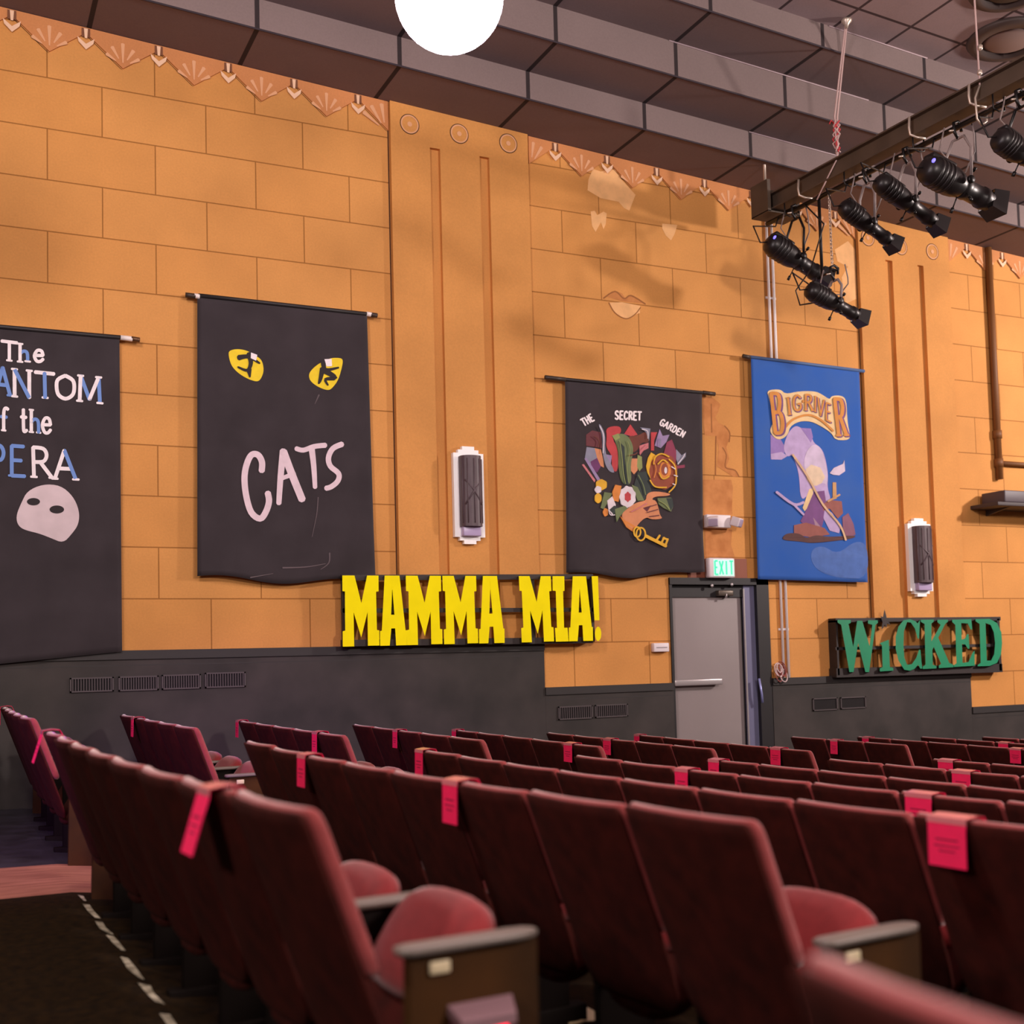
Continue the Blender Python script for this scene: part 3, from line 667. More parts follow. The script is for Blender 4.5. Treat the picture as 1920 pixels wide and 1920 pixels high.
for pts in ([(985, 830), (1000, 770), (1050, 745), (1110, 770)], [(1020, 830), (1060, 795), (1100, 820)], [(1110, 790), (1160, 850), (1165, 990), (1110, 1060)], [(955, 960), (1000, 1015), (1090, 1020)], [(1030, 900), (1060, 950), (1110, 930)]):
    brush(mb, pts, 11, YLW, YB-.022, OX, OY, SC, t=.002, wave=w3)
for pts in ([(925, 1185), (1010, 1160)], [(930, 1225), (1020, 1200)], [(950, 1258), (1030, 1248)]): brush(mb, pts, 7, MAR, YB-.022, OX, OY, SC, t=.002, wave=w3)
for m_, w_, pts in ((LGR, 7, [(705, 640), (722, 760), (735, 900), (752, 990)]), (LGR, 6, [(770, 640), (790, 720), (765, 860), (778, 980)]), (GRN, 8, [(860, 920), (900, 1000), (920, 1080)]), (WHT, 7, [(545, 520), (575, 600), (570, 740)]), (WHT, 6, [(890, 545), (935, 560), (938, 620)]),
                   (WHT, 6, [(1180, 830), (1225, 775), (1240, 745)]), (BRN, 8, [(500, 600), (540, 640), (530, 690)]), (LGR, 8, [(1030, 1130), (1080, 1160), (1115, 1200)]), (WHT, 7, [(615, 1205), (630, 1245), (665, 1245)]), (ORG, 7, [(985, 800), (1005, 870), (990, 940)]), (WHT, 8, [(1130, 850), (1160, 870)]), (WHT, 8, [(1150, 920), (1180, 930)]), (WHT, 8, [(1140, 990), (1160, 1000)]),
                   (PNK, 8, [(870, 740), (915, 690), (935, 670)]), (BRN, 9, [(780, 760), (830, 750), (850, 735)]), (BLG, 7, [(1040, 620), (1035, 680)]), (PNK, 8, [(800, 1220), (860, 1190), (930, 1150)])):
    brush(mb, pts, w_, m_, YB-.0225, OX, OY, SC, t=.002, wave=w3)
part(mb, 'painted_collage', c3)
mb = MB()
for (cx_, cy_, rx, ry) in ((880, 1402, 38, 52), (850, 1385, 28, 40)):
    P = circ(cx_, cy_, rx, ry, 16); brush(mb, P+[P[0]], 13, YLW, YB-.024, OX, OY, SC, t=.002, wave=w3)
brush(mb, [(918, 1415), (1085, 1500)], 26, YLW, YB-.024, OX, OY, SC, t=.002, wave=w3)
for a, b in (((1010, 1450), (1035, 1412)), ((1050, 1470), (1070, 1430)), ((1078, 1500), (1100, 1442)), ((1062, 1434), (1100, 1447))): brush(mb, [a, b], 17, YLW, YB-.0245, OX, OY, SC, t=.002, wave=w3)
part(mb, 'painted_key', c3, 'yellow painted key')
mb = MB()
def line_text(txt, p0, p1, h, w_, m, Y, wave, gapk=.22):
    a, b = Vector(p0), Vector(p1); d = b-a; n = len(txt); L_ = d.length; u_ = d.normalized(); v_ = Vector((u_.y, -u_.x))
    cw = L_/(n-gapk)
    for i, ch in enumerate(txt):
        if ch == ' ': continue
        bl = a+u_*cw*i; br = bl+u_*cw*(1-gapk)
        glyph(mb, ch, bl+v_*h, br+v_*h, bl, br, w_, m, Y, OX, OY, SC, .003, wave)
line_text('THE', (415, 520), (500, 470), 60, 13, mLetW, YB-.004, w3)
line_text('SECRET', (666, 462), (882, 470), 66, 14, mLetW, YB-.004, w3)
line_text('GARDEN', (1030, 505), (1222, 612), 52, 12, mLetW, YB-.004, w3)
part(mb, 'painted_title', c3, 'white hand-lettered title')

# --- fourth banner: blue
OX, OY, SC = 1380, 640, 4.0
mBlue = mat('blue_banner_cloth', '2d5fb4', .8, noise=.0, nscale=2.5, col2='3a64b0', sheen=.2, spec=.2)
r4, c4, w4 = banner('show_banner', 'blue banner with arched amber title above a painted raft and clouds', GRP,
    (1408, 671), (1611, 694), (1626, 1092), (1421, 1086), (1396, 668), (1620, 696), mBlue, mat('blue_rod_sleeve', '4a6898', .6), YB-.01, .008, .012, 12,
    [((1393, 667.5), (1406, 670), mat('black_tip', '2a2220'), 'dark rod end')])
YB4 = YB-.01
CRM, GLD, BLU2, VIO, RDB, TAN, DBR, PLV = (cl_(*q) for q in (('cream', 'efcf9a'), ('amber', 'd98f3e'), ('violet_shadow', '7a4a86'), ('violet', '9a7cc0'), ('redbrown', '9a5a52'), ('tan', 'd0a06a'), ('darkbrown', '5a3634'), ('pale_violet', 'c0a8d6')))
mb = MB()
art4 = [(VIO, [(258, 700), (330, 730), (370, 800), (350, 870), (260, 885)]), (PLV, [(260, 845), (340, 830), (385, 860), (340, 888), (265, 886)]),
 (PLV, [(385, 690), (440, 630), (485, 650), (560, 680), (575, 760), (640, 800), (670, 880), (690, 1000), (682, 1100), (715, 1200), (640, 1215), (600, 1150), (540, 1150), (480, 1200), (470, 1000), (440, 900), (420, 850), (380, 870), (350, 800)]),
 (VIO, [(480, 650), (560, 655), (575, 720), (560, 760), (520, 700)]), (cl_('lilac', 'd4c2de'), [(520, 830), (580, 765), (640, 800), (665, 900), (690, 1010), (670, 1110), (600, 1120), (540, 1000), (500, 940)]),
 (cl_('bone', 'e6cdb0'), [(520, 960), (560, 925), (640, 950), (670, 1020), (650, 1090), (560, 1080), (528, 1040)]), (CRM, [(545, 1110), (590, 1095), (575, 1200), (510, 1275), (495, 1250)]),
 (BLU2, [(520, 1270), (580, 1130), (660, 1120), (680, 1250), (640, 1400), (520, 1390), (478, 1350)]), (cl_('mauve', 'a58296'), [(575, 1180), (640, 1180), (630, 1390), (600, 1420), (570, 1300)]), (PLV, [(640, 1230), (720, 1290), (780, 1400), (770, 1440), (700, 1420), (655, 1330)]),
 (TAN, [(722, 1058), (748, 1058), (752, 1180), (722, 1190)]), (RDB, [(620, 1240), (700, 1190), (790, 1200), (800, 1290), (760, 1330), (700, 1255), (640, 1275)]), (cl_('plum', '8d5a72'), [(795, 1320), (840, 1288), (880, 1370), (895, 1450), (830, 1475), (800, 1400)]),
 (RDB, [(430, 1380), (520, 1360), (660, 1400), (700, 1450), (560, 1470), (430, 1450)]), (DBR, [(345, 1470), (380, 1438), (470, 1440), (520, 1480), (600, 1450), (700, 1470), (895, 1452), (888, 1478), (700, 1502), (560, 1515), (480, 1502), (352, 1492)]),
 (cl_('cloud', 'dccbe0'), [(700, 990), (730, 950), (800, 920), (810, 892), (816, 975), (770, 1006), (725, 1002)]),
 (CRM, [(225, 368), (330, 358), (365, 398), (470, 375), (590, 375), (640, 398), (700, 440), (710, 410), (790, 406), (826, 440), (832, 600), (852, 700), (846, 742), (740, 742), (715, 690), (640, 640), (560, 600), (470, 600), (400, 640), (388, 695), (350, 732), (300, 738), (250, 680), (265, 635), (283, 600), (250, 430)])]
decal(mb, [(560, 1560), (650, 1530), (760, 1600), (900, 1490), (985, 1530), (985, 1775), (820, 1785), (640, 1740), (560, 1660)], cl_('pale_blue_wash', '4a70ba'), w4, YB4, -2, OX, OY, SC)
for i, (m, pts) in enumerate(art4): decal(mb, pts, m, w4, YB4, i*.5, OX, OY, SC)
brush(mb, [(370, 645), (430, 585), (540, 552), (640, 592), (728, 672)], 16, GLD, YB4-.014, OX, OY, SC, t=.002, wave=w4)
brush(mb, [(425, 850), (540, 1020), (650, 1220), (780, 1380), (825, 1490)], 15, cl_('sand', 'd9b48e'), YB4-.014, OX, OY, SC, t=.002, wave=w4)
brush(mb, [(305, 1130), (430, 1222), (505, 1208)], 20, PLV, YB4-.013, OX, OY, SC, t=.002, wave=w4)
brush(mb, [(430, 1222), (505, 1300)], 16, PLV, YB4-.013, OX, OY, SC, t=.002, wave=w4)
brush(mb, [(690, 1200), (778, 1150)], 14, TAN, YB4-.014, OX, OY, SC, t=.002, wave=w4)
part(mb, 'painted_raft_scene', c4)
mb = MB()
for ch, tl, tr, bl, br, w_ in (('B', (252, 390), (340, 388), (285, 688), (362, 686), 38), ('I', (378, 425), (402, 422), (392, 552), (414, 545), 24), ('G', (425, 408), (484, 402), (432, 524), (490, 514), 22), ('R', (514, 400), (570, 402), (514, 514), (574, 518), 22),
                            ('I', (592, 412), (602, 415), (590, 524), (600, 528), 18), ('V', (616, 425), (660, 440), (618, 548), (652, 566), 17), ('E', (672, 458), (710, 474), (672, 586), (712, 606), 17), ('R', (728, 432), (806, 430), (760, 706), (830, 702), 38)):
    sh = 5 if w_ < 30 else 9
    glyph(mb, ch, Vector(tl)+Vector((sh, 6)), Vector(tr)+Vector((sh, 6)), Vector(bl)+Vector((sh, 6)), Vector(br)+Vector((sh, 6)), w_*.9, BLU2, YB4-.014, OX, OY, SC, .002, w4, w_*.4)
    glyph(mb, ch, tl, tr, bl, br, w_*.72, GLD, YB4-.016, OX, OY, SC, .002, w4, w_*.45)
decal(mb, circ(497, 452, 9, 12, 8), GLD, w4, YB4, 22, OX, OY, SC)
part(mb, 'painted_title', c4, 'amber lettering with violet shadows')

# --- yellow cut-out letters on a black frame
OX, OY, SC = 620, 1050, 3.5556
mYL = mat('yellow_letter_paint', 'fff000', .75, spec=.15, noise=.06, nscale=6); mFrm = mat('black_wood_frame', '2a2222', .6)
YF, YLt = D-.13, D-.175
root = empty('letter_sign', onY(880, 1210, YF), 'yellow cut-out block letters on a black frame above the dark wainscot', 'sign', 'cut-out letter signs on the wall')
mb = MB()
A0, A1, B0, B1 = onY(641, 1083, YF), onY(1112, 1081, YF), onY(641, 1210, YF), onY(1112, 1203, YF)
def bar(pa, pb, h, dep, Yb, m, mbx):
    vs_ = []
    for p in (pa, pb):
        for dy in (0, dep):
            for dz_ in (-h/2, h/2): vs_.append((p.x, Yb+dy, p.z+dz_))
    mbx.add(vs_, [(0, 1, 3, 2), (4, 6, 7, 5), (0, 4, 5, 1), (2, 3, 7, 6), (0, 2, 6, 4), (1, 5, 7, 3)], m)
bar(A0, A1, .05, .04, YF, mFrm, mb); bar(onY(641, 1145, YF), onY(1112, 1143, YF), .04, .03, YF, mFrm, mb); bar(onY(641, 1206, YF), onY(1112, 1200, YF), .06, .04, YF, mFrm, mb)
mb.box(A0.x, A0.x+.04, YF, YF+.04, B0.z, A0.z, mFrm)
for px_ in (740, 1000): q = onY(px_, 1150, YF); mb.box(q.x-.03, q.x+.03, YF+.02, D-.001, B1.z+.02, A1.z, mFrm)
mb.box(A1.x-.03, A1.x, YF, D-.001, B1.z, A1.z, mFrm)
part(mb, 'frame', root)
Mg = [(.012, 0), (.34, 0), (.52, .39), (.68, 0), (.988, 0), (.988, .225), (.92, .23), (.935, .775), (1, .78), (1, .995), (.69, .995), (.685, .52), (.512, .875), (.31, .52), (.32, 1), (.012, 1), (.012, .785), (.08, .775), (.08, .225), (.012, .22)]
Ag = [(.18, 0), (.735, 0), (.955, .785), (1, .785), (1, 1), (.6, 1), (.565, .755), (.42, .755), (.36, 1), (0, 1), (0, .79), (.065, .785)]
Ah = [(.465, .2), (.54, .56), (.415, .56)]
Ig = [(0, 0), (.78, 0), (.78, .225), (.68, .225), (.72, .79), (.95, .79), (1, 1), (.16, 1), (.12, .79), (.25, .79), (.2, .225), (0, .22)]
def ytop(x): return 103+(x-75)*.0035
def ybot(x): return 578-(x-75)*.0236
def slab(poly, x0, x1, lean, hole=None, nm='letter_m'):
    mb = MB()
    def fn(x, y, k):
        px = x0+x*(x1-x0)+lean*y; py = ytop(px)+(ybot(px)-ytop(px))*y
        return onY(OX+px/SC, OY+py/SC, YLt+.045*(1-k))
    if hole:   # outline with a slit to the hole
        top = [(hole[0][0], 0)]
        poly = [poly[0], (hole[0][0]-.004, 0), (hole[0][0]-.004, hole[0][1]), hole[2], hole[1], (hole[0][0]+.004, hole[0][1]), (hole[0][0]+.004, 0)]+poly[1:]
        mb.prism(poly, fn, 1, mYL)
        # close the slit
        mb.prism([(hole[0][0]-.006, 0), (hole[0][0]+.006, 0), (hole[0][0]+.006, hole[0][1]), (hole[0][0]-.006, hole[0][1])], fn, 1, mYL)
    else: mb.prism(poly, fn, 1, mYL)
    part(mb, nm, root)
slab(Mg, 75, 322, 3); slab(Ag, 328, 506, 2, Ah, 'letter_a'); slab(Mg, 498, 738, 8); slab(Mg, 742, 972, 12); slab(Ag, 984, 1154, 6, Ah, 'letter_a')
slab(Mg, 1252, 1470, 20); slab(Ig, 1479, 1580, 6, None, 'letter_i'); slab(Ag, 1585, 1745, 4, Ah, 'letter_a')
mb = MB(); fn = lambda x, y, k: onY(OX+x/SC, OY+y/SC, YLt+.045*(1-k))
mb.prism([(1740, 108), (1782, 108), (1792, 402), (1759, 402)], fn, 1, mYL); mb.prism(circ(1783, 492, 21, 48, 18), fn, 1, mYL); part(mb, 'exclamation_mark', root)

# --- green cut-out letters on a black frame
OX, OY, SC = 1560, 1120, 5.818
mGL = mat('green_letter_paint', '0f8a5f', .5, noise=.08, nscale=6); mGE = mat('pale_green_edge', '8fae84', .5)
root = empty('letter_sign', onY(1725, 1262, YF), 'green cut-out serif letters on a black frame right of the grey door', 'sign', 'cut-out letter signs on the wall')
mb = MB(); c_ = lambda x, y: onY(OX+x/SC, OY+y/SC, YF)
bar(c_(40, 250), c_(1840, 232), .045, .12, YF, mFrm, mb); bar(c_(40, 560), c_(1850, 520), .035, .04, YF, mFrm, mb); bar(c_(50, 825), c_(1860, 770), .10, .12, YF, mFrm, mb)
a, b = c_(40, 250), c_(85, 850); mb.box(a.x, b.x, YF, D-.001, b.z, a.z, mFrm); a, b = c_(1800, 232), c_(1855, 800); mb.box(a.x, b.x, YF, D-.001, b.z, a.z, mFrm)
part(mb, 'frame', root)
def cut(polys, nm):
    mb = MB()
    for p in polys: mb.prism(p, fn2, 1, mGL)
    part(mb, nm, root)
fn2 = lambda x, y, k: onY(OX+x/SC, OY+y/SC, YLt+.045*(1-k))
def ol(pts, w_, w1_=None):
    L_, R_ = stroke2(pts, w_, w1_); return [(p.x, p.y) for p in L_]+[(p.x, p.y) for p in R_[::-1]]
cut([[(60, 245), (205, 247), (205, 280), (180, 290), (232, 540), (275, 255), (330, 255), (410, 530), (440, 300), (392, 285), (392, 250), (500, 250), (500, 280), (475, 300), (405, 815), (365, 815), (285, 500), (235, 815), (190, 815), (100, 300), (62, 275)]], 'letter_w')
cut([[(520, 500), (620, 462), (632, 760), (668, 770), (668, 800), (522, 808), (522, 775), (552, 762), (545, 525)]], 'letter_i')
cut([[(960, 245), (950, 450), (935, 450), (905, 340), (860, 275), (820, 270), (785, 370), (780, 530), (790, 660), (820, 735), (870, 730), (920, 660), (950, 570), (965, 575), (975, 690), (985, 775), (965, 780), (940, 735), (900, 780), (850, 800), (790, 790), (725, 690), (695, 560), (695, 430), (725, 320), (780, 250), (850, 238), (910, 260), (935, 285)]], 'letter_c')
cut([[(968, 245), (1110, 243), (1110, 265), (1085, 285), (1085, 480), (1185, 300), (1150, 270), (1150, 245), (1265, 243), (1265, 265), (1235, 290), (1160, 440), (1280, 715), (1325, 735), (1325, 762), (1165, 772), (1165, 745), (1190, 725), (1110, 540), (1095, 575), (1100, 735), (1140, 750), (1140, 775), (990, 782), (990, 755), (1020, 735), (1010, 290), (970, 268)]], 'letter_k')
cut([[(1310, 245), (1520, 238), (1530, 350), (1512, 350), (1480, 285), (1410, 280), (1415, 460), (1450, 450), (1475, 400), (1490, 400), (1500, 560), (1482, 560), (1455, 515), (1418, 510), (1425, 715), (1490, 705), (1530, 610), (1555, 580), (1558, 745), (1330, 760), (1330, 738), (1358, 720), (1345, 300), (1312, 270)]], 'letter_e')
cut([[(1565, 238), (1720, 235), (1800, 280), (1848, 380), (1855, 500), (1845, 620), (1800, 715), (1720, 748), (1590, 752), (1590, 735), (1622, 715), (1610, 290), (1567, 262)]], 'letter_d_bowl') if False else None
DO = [(1565, 238), (1720, 235), (1800, 280), (1848, 380), (1856, 500), (1845, 620), (1800, 715), (1720, 748), (1590, 752), (1590, 735), (1622, 715), (1616, 500)]
cut([[(1565, 238), (1720, 235), (1800, 280), (1848, 380), (1856, 500), (1780, 500), (1765, 380), (1730, 300), (1675, 280), (1682, 500), (1616, 500), (1610, 290), (1567, 262)],
     [(1616, 500), (1682, 500), (1690, 690), (1735, 690), (1770, 620), (1780, 500), (1856, 500), (1845, 620), (1800, 715), (1720, 748), (1590, 752), (1590, 735), (1622, 715)]], 'letter_d')
mb = MB(); mb.prism([(572, 128), (588, 185), (600, 240), (640, 300), (602, 285), (592, 335), (576, 295), (562, 330), (540, 350), (552, 270), (530, 205), (556, 215)], fn2, 1, mFrm); part(mb, 'letter_dot', root, 'small black jagged mark over the letter i')

# --- sconces
mScW = mat('sconce_white_enamel', 'ffffff', .45); mScD = mat('sconce_dark_box', '5a4a50', .5, noise=.2, nscale=10)
def sconce(cx, cy, hw_px, hh_px, label, yaw):
    c0 = onY(cx, cy, D-PT); a = onY(cx, cy-hh_px, D-PT); bt = onY(cx, cy+hh_px, D-PT)
    W_ = abs(onY(cx+hw_px, cy, D-PT).x-c0.x); Hh = (a.z-bt.z)/2; zc = (a.z+bt.z)/2
    root = empty('wall_sconce', (c0.x, D-PT, bt.z), label, 'wall light', 'stepped art deco wall lights')
    mb = MB(); st = [(1, .86), (.68, .86), (.68, .93), (.4, .93), (.4, 1.0)]
    q = []
    for x, z in st: q.append((x*W_, z*Hh))
    pts = q+[(-x, z) for x, z in q[::-1]]+[(-x, -z) for x, z in q]+[(x, -z) for x, z in q[::-1]]
    mb.prism(pts, lambda x, y, k: Vector((c0.x+x, D-PT-.05*k, zc+y)), 1, mScW); part(mb, 'back_plate', root)
    mb = MB(); bw, bh = W_*.66, Hh*.72; y1 = D-PT-.05; y0 = y1-.14
    n = 10; loops = []
    for z in (-bh, bh):
        l = [(c0.x-bw, y1, zc+z+.03), (c0.x+bw, y1, zc+z+.03)]
        for i in range(n+1):
            a_ = PI*i/n; l.append((c0.x+bw*math.cos(a_), y1-.05-(.075)*math.sin(a_), zc+z+.03))
        loops.append(l)
    mb.loft(loops, mScD, False)
    part(mb, 'lamp_housing', root, 'dark housing')
    mb = MB()
    for i in range(1, n, 2):
        a_ = PI*i/n; x = c0.x+bw*math.cos(a_)*1.01; y = y1-.05-.076*math.sin(a_); mb.tube([(x, y, zc-bh+.06), (x, y, zc+bh)], .006, mScD, 6)
    for s_ in (-1, 1): mb.tube([(c0.x-bw*.8*s_, y1-.095, zc-bh*.3), (c0.x, y1-.13, zc+.03), (c0.x+bw*.8*s_, y1-.095, zc+bh*.4)], .01, mScD, 6)
    part(mb, 'ribs', root)
    mb = MB(); mb.rbox(c0.x-bw*.9, c0.x+bw*.9, y1-.06, y1, zc-bh-.06, zc-bh+.04, .01, mat('lilac_glass', 'b7a6cc', .3)); part(mb, 'lower_glass', root, 'pale lilac glass')
sconce(876, 930, 28, 91, 'white stepped wall light on the left pilaster, between the two black banners', 0)
sconce(1720, 1046, 21, 73, 'white stepped wall light on the right pilaster, above the green letters', 0)

# --- exit sign, emergency light, wall box
mEx = mat('exit_green_glow', '30c890', .4, emit='3fe0a0', estr=.55); mExF = mat('exit_pale_face', 'bfe8d8', .4, emit='a8f0d8', estr=.35)
a, b = onY(1325, 1046, D-.06), onY(1375, 1084, D-.06)
root = empty('exit_sign', ((a.x+b.x)/2, D-.06, b.z), 'small glowing green EXIT sign above the grey door', 'exit sign')
mb = MB(); mb.rbox(a.x, b.x, D-.10, D-.013, b.z, a.z, .02, mWhite); part(mb, 'housing', root)
x0, x1 = a.x+.055, b.x-.02
mb = MB(); mb.box(x0, x1, D-.104, D-.099, b.z+.02, a.z-.02, mExF); part(mb, 'lit_face', root, 'pale green lit face')
mb = MB(); cw = (x1-x0)/4
def xy2(ch, i, m):
    for st in AL[ch]:
        L_, R_ = stroke2([(x0+cw*(i+.16)+p[0]*cw*.7, b.z+.035+p[1]*(a.z-b.z-.07)) for p in st], .018)
        mb.prism([(p.x, p.y) for p in L_]+[(p.x, p.y) for p in R_[::-1]], lambda x, y, k: Vector((x, D-.104-.003*k, y)), 1, m)
for i, ch in enumerate('EXIT'): xy2(ch, i, mEx)
part(mb, 'exit_lettering', root, 'green letters')
a, b = onY(1321, 965, D-.05), onY(1376, 991, D-.05)
root = empty('emergency_light', ((a.x+b.x)/2, D-.05, b.z), 'white twin-head emergency light high on the wall above the exit sign', 'emergency light')
mb = MB(); mb.rbox(a.x, b.x-.06, D-.09, D-.001, b.z, a.z, .012, mWhite); part(mb, 'housing', root)
for s_, xx in ((-1, a.x+.07), (1, b.x-.02)):
    mb = MB(); T = Matrix.Translation((xx, D-.10, (a.z+b.z)/2)) @ Matrix.Rotation(math.radians(35*s_), 4, 'Z') @ Matrix.Rotation(math.radians(20), 4, 'X')
    mb.rbox(-.06, .06, -.07, .03, -.05, .05, .014, mWhite, T); mb.rbox(-.048, .048, -.076, -.068, -.04, .04, .004, mat('lamp_lens_grey', 'b9a8c0', .2), T); part(mb, 'lamp_head', root)
a, b = onY(1223, 1206, D-.03), onY(1253, 1222, D-.03)
mb = MB(); mb.rbox(a.x, b.x-.005, D-.06, D-.001, b.z, a.z, .01, mWhite); mb.box(a.x+.03, b.x-.03, D-.063, D-.058, (a.z+b.z)/2-.005, (a.z+b.z)/2+.005, mat('grey_slot', '9a9096'))
tag(place(mb.build('wall_box'), ((a.x+b.x)/2, D-.03, b.z)), 'small white box on the wall left of the grey door', 'control box')

# --- white conduits, cable bundle, brown pipe, shelf
mCon = mat('white_conduit', 'fdf6f6', .35)
for i, (xo, lab) in enumerate(((0, 'left of the two white conduits running behind the blue banner'), (9.5, 'right of the two white conduits running behind the blue banner'))):
    x = onY(1445+xo, 640, D-.02).x; mb = MB()
    mb.tube([(x, D-.022, Z(1462, 1272)), (x, D-.022, ztop(x)-.01)], .015, mCon, 8)
    for z in (Z(1450, 560), Z(1460, 1180)): mb.box(x-.035, x+.035, D-.01, D-.001, z-.012, z+.012, mCon)
    tag(place(mb.build('conduit'), (x, D-.022, Z(1462, 1272))), lab, 'conduit', 'white conduits beside the door')
mb = MB(); c0 = onY(1463, 1258, D-.05); rnd = random.Random(5)
for k in range(9):
    r = rnd.uniform(.03, .07); ox_, oz = rnd.uniform(-.04, .04), rnd.uniform(-.05, .03); ti = rnd.uniform(-.5, .5)
    mb.tube([(c0.x+ox_+r*math.cos(a_)*.8, D-.06+.02*math.sin(a_+ti), c0.z+oz+r*1.2*math.sin(a_)) for a_ in [2*PI*i/14 for i in range(14)]], .006, mat(('red_cable', 'white_cable')[k % 2], ('8a3a34', 'd8c0c0')[k % 2], .5), 6, True)
tag(place(mb.build('cable_bundle'), (c0.x, D-.05, c0.z-.1)), 'coiled red and white cables hanging at the foot of the white conduits', 'cables')
mb = MB(); mPipe = mat('brown_painted_pipe', '774a22', .6); x = onY(1862, 640, D-.05).x
zb_ = Z(1878, 900)
mb.tube([(x, D-.045, ztop(x)-.01), (x, D-.045, zb_)], .042, mPipe, 12); mb.tube([(x, D-.04, zb_+.2), (x+1.2, D-.04, zb_+.2)], .03, mPipe, 10)
for z in (zb_+.55, zb_+.2): mb.tube([(x, D-.045, z-.05), (x, D-.045, z+.05)], .055, mPipe, 12)
tag(place(mb.build('wall_pipe'), (x, D-.045, zb_)), 'brown painted pipe running down the wall to the dark shelf', 'pipe')
a = onY(1856, 948, D-.35); mb = MB(); q = onY(1856, 945, D-.3)
root = empty('wall_shelf', (q.x+.6, D-.3, q.z), 'dark wall shelf with a black box at the right edge', 'shelf')
mSh = mat('dark_shelf', '3c3234', .6)
mb.rbox(q.x, q.x+1.6, D-.42, D-.001, q.z-.03, q.z+.015, .006, mSh); part(mb, 'shelf_board', root)
mb = MB()
for xx in (q.x+.25, q.x+1.3): mb.add([(xx, D-.001, q.z-.03), (xx, D-.38, q.z-.03), (xx, D-.001, q.z-.10), (xx+.03, D-.001, q.z-.03), (xx+.03, D-.38, q.z-.03), (xx+.03, D-.001, q.z-.10)], [(0, 1, 2), (3, 5, 4), (0, 3, 4, 1), (1, 4, 5, 2), (0, 2, 5, 3)], mSh)
part(mb, 'bracket', root)
mb = MB(); mb.rbox(q.x+.14, q.x+1.1, D-.40, D-.05, q.z+.017, q.z+.16, .012, mat('black_box', '4a4048', .5))
tag(place(mb.build('equipment_box'), (q.x+.6, D-.2, q.z+.017)), 'flat black box resting on the dark wall shelf', 'box')

# --- vents in the wainscot
mVf = mat('vent_frame_dark', '4a4244', .6); mVs = mat('vent_dark', '141012', .9)
def vent(px, label, slats=True):
    (xa, ya), (xb, yb), (xc, yc), (xd, yd) = px
    Yv = D-.036; a, b = onY(xa, ya, Yv), onY(xc, yc, Yv)
    b2 = onY(xb, yb, Yv); zt_ = (a.z+b2.z)/2; zb_ = (b.z+onY(xd, yd, Yv).z)/2; x0, x1 = a.x, b2.x
    root = empty('air_vent', ((x0+x1)/2, Yv, zb_), label, 'air vent', 'vent grilles in the dark wainscot')
    mb = MB(); mb.box(x0, x1, Yv-.001, Yv+.001, zb_, zt_, mVs); part(mb, 'vent_opening', root)
    mb = MB(); t = .012
    mb.box(x0, x1, Yv-.012, Yv, zt_-t, zt_, mVf); mb.box(x0, x1, Yv-.012, Yv, zb_, zb_+t, mVf); mb.box(x0, x0+t, Yv-.012, Yv, zb_, zt_, mVf); mb.box(x1-t, x1, Yv-.012, Yv, zb_, zt_, mVf)
    part(mb, 'vent_frame', root)
    if slats:
        mb = MB(); n = 16
        for i in range(1, n): x = x0+(x1-x0)*i/n; mb.box(x-.004, x+.004, Yv-.011, Yv, zb_, zt_, mVf)
        part(mb, 'grille', root)
vent([(131, 1271), (213, 1269), (213, 1296), (131, 1299)], 'leftmost of four slatted vents in the dark wainscot under the banners')
vent([(222, 1269), (297, 1266), (297, 1294), (222, 1296)], 'second from left of four slatted vents in the dark wainscot')
vent([(303, 1266), (376, 1263), (376, 1291), (303, 1293)], 'third from left of four slatted vents in the dark wainscot')
vent([(384, 1262), (460, 1259), (460, 1288), (384, 1290)], 'rightmost of four slatted vents in the dark wainscot under the banners')
vent([(1046, 1325), (1110, 1322), (1110, 1347), (1046, 1350)], 'left vent of the pair left of the grey door')
vent([(1115, 1322), (1176, 1319), (1176, 1343), (1115, 1346)], 'right vent of the pair left of the grey door')
vent([(1523, 1309), (1569, 1308), (1569, 1331), (1523, 1333)], 'left vent of the dark pair right of the grey door', False)
vent([(1575, 1308), (1622, 1305), (1622, 1327), (1575, 1330)], 'right vent of the dark pair right of the grey door', False)
# ================================================================== THEATRE SEATS
mVel = mat('red_velvet', '842a2c', .85, noise=.18, nscale=30, sheen=.35, spec=.15)
mVelB = mat('lit_red_velvet', '984242', .8, noise=.15, nscale=30, sheen=.6, spec=.2)  # lighter copy of the velvet, overhead light put into the rim colour
mShaded = mat('shaded_seat_maroon', '481610', .9, noise=.4, nscale=14, col2='340f0a', spec=.2)  # darker copy of the velvet, shade on the backs put into colour
mStd = mat('dark_seat_standard', '130d0b', .7, spec=.08)
mArm = mat('grey_armrest_laminate', '71665f', .5, noise=.1, nscale=12)
mWood = mat('brown_end_panel_wood', '46290a', .75, nscale=4, col2='2e1a05', spec=.2)
mPlate = mat('cream_row_plate', 'd8c8a4', .45)
def sgnp(v, e): return math.copysign(abs(v)**e, v)
LEAN = .365; TOP = .82
def back_loops(levels, hw, th, dx, curv=.028, n=32, e=.4):
    L_ = []
    for z, ks, kt in levels:
        l = []
        for k in range(n):
            a = 2*PI*k/n; yy = hw*ks*sgnp(math.sin(a), e); xx = th*kt*sgnp(math.cos(a), e)
            l.append((dx+(TOP-z)*LEAN-.055+xx+curv*(yy/hw)**2, yy, z))
        L_.append(l)
    return L_
_seatmesh = {}
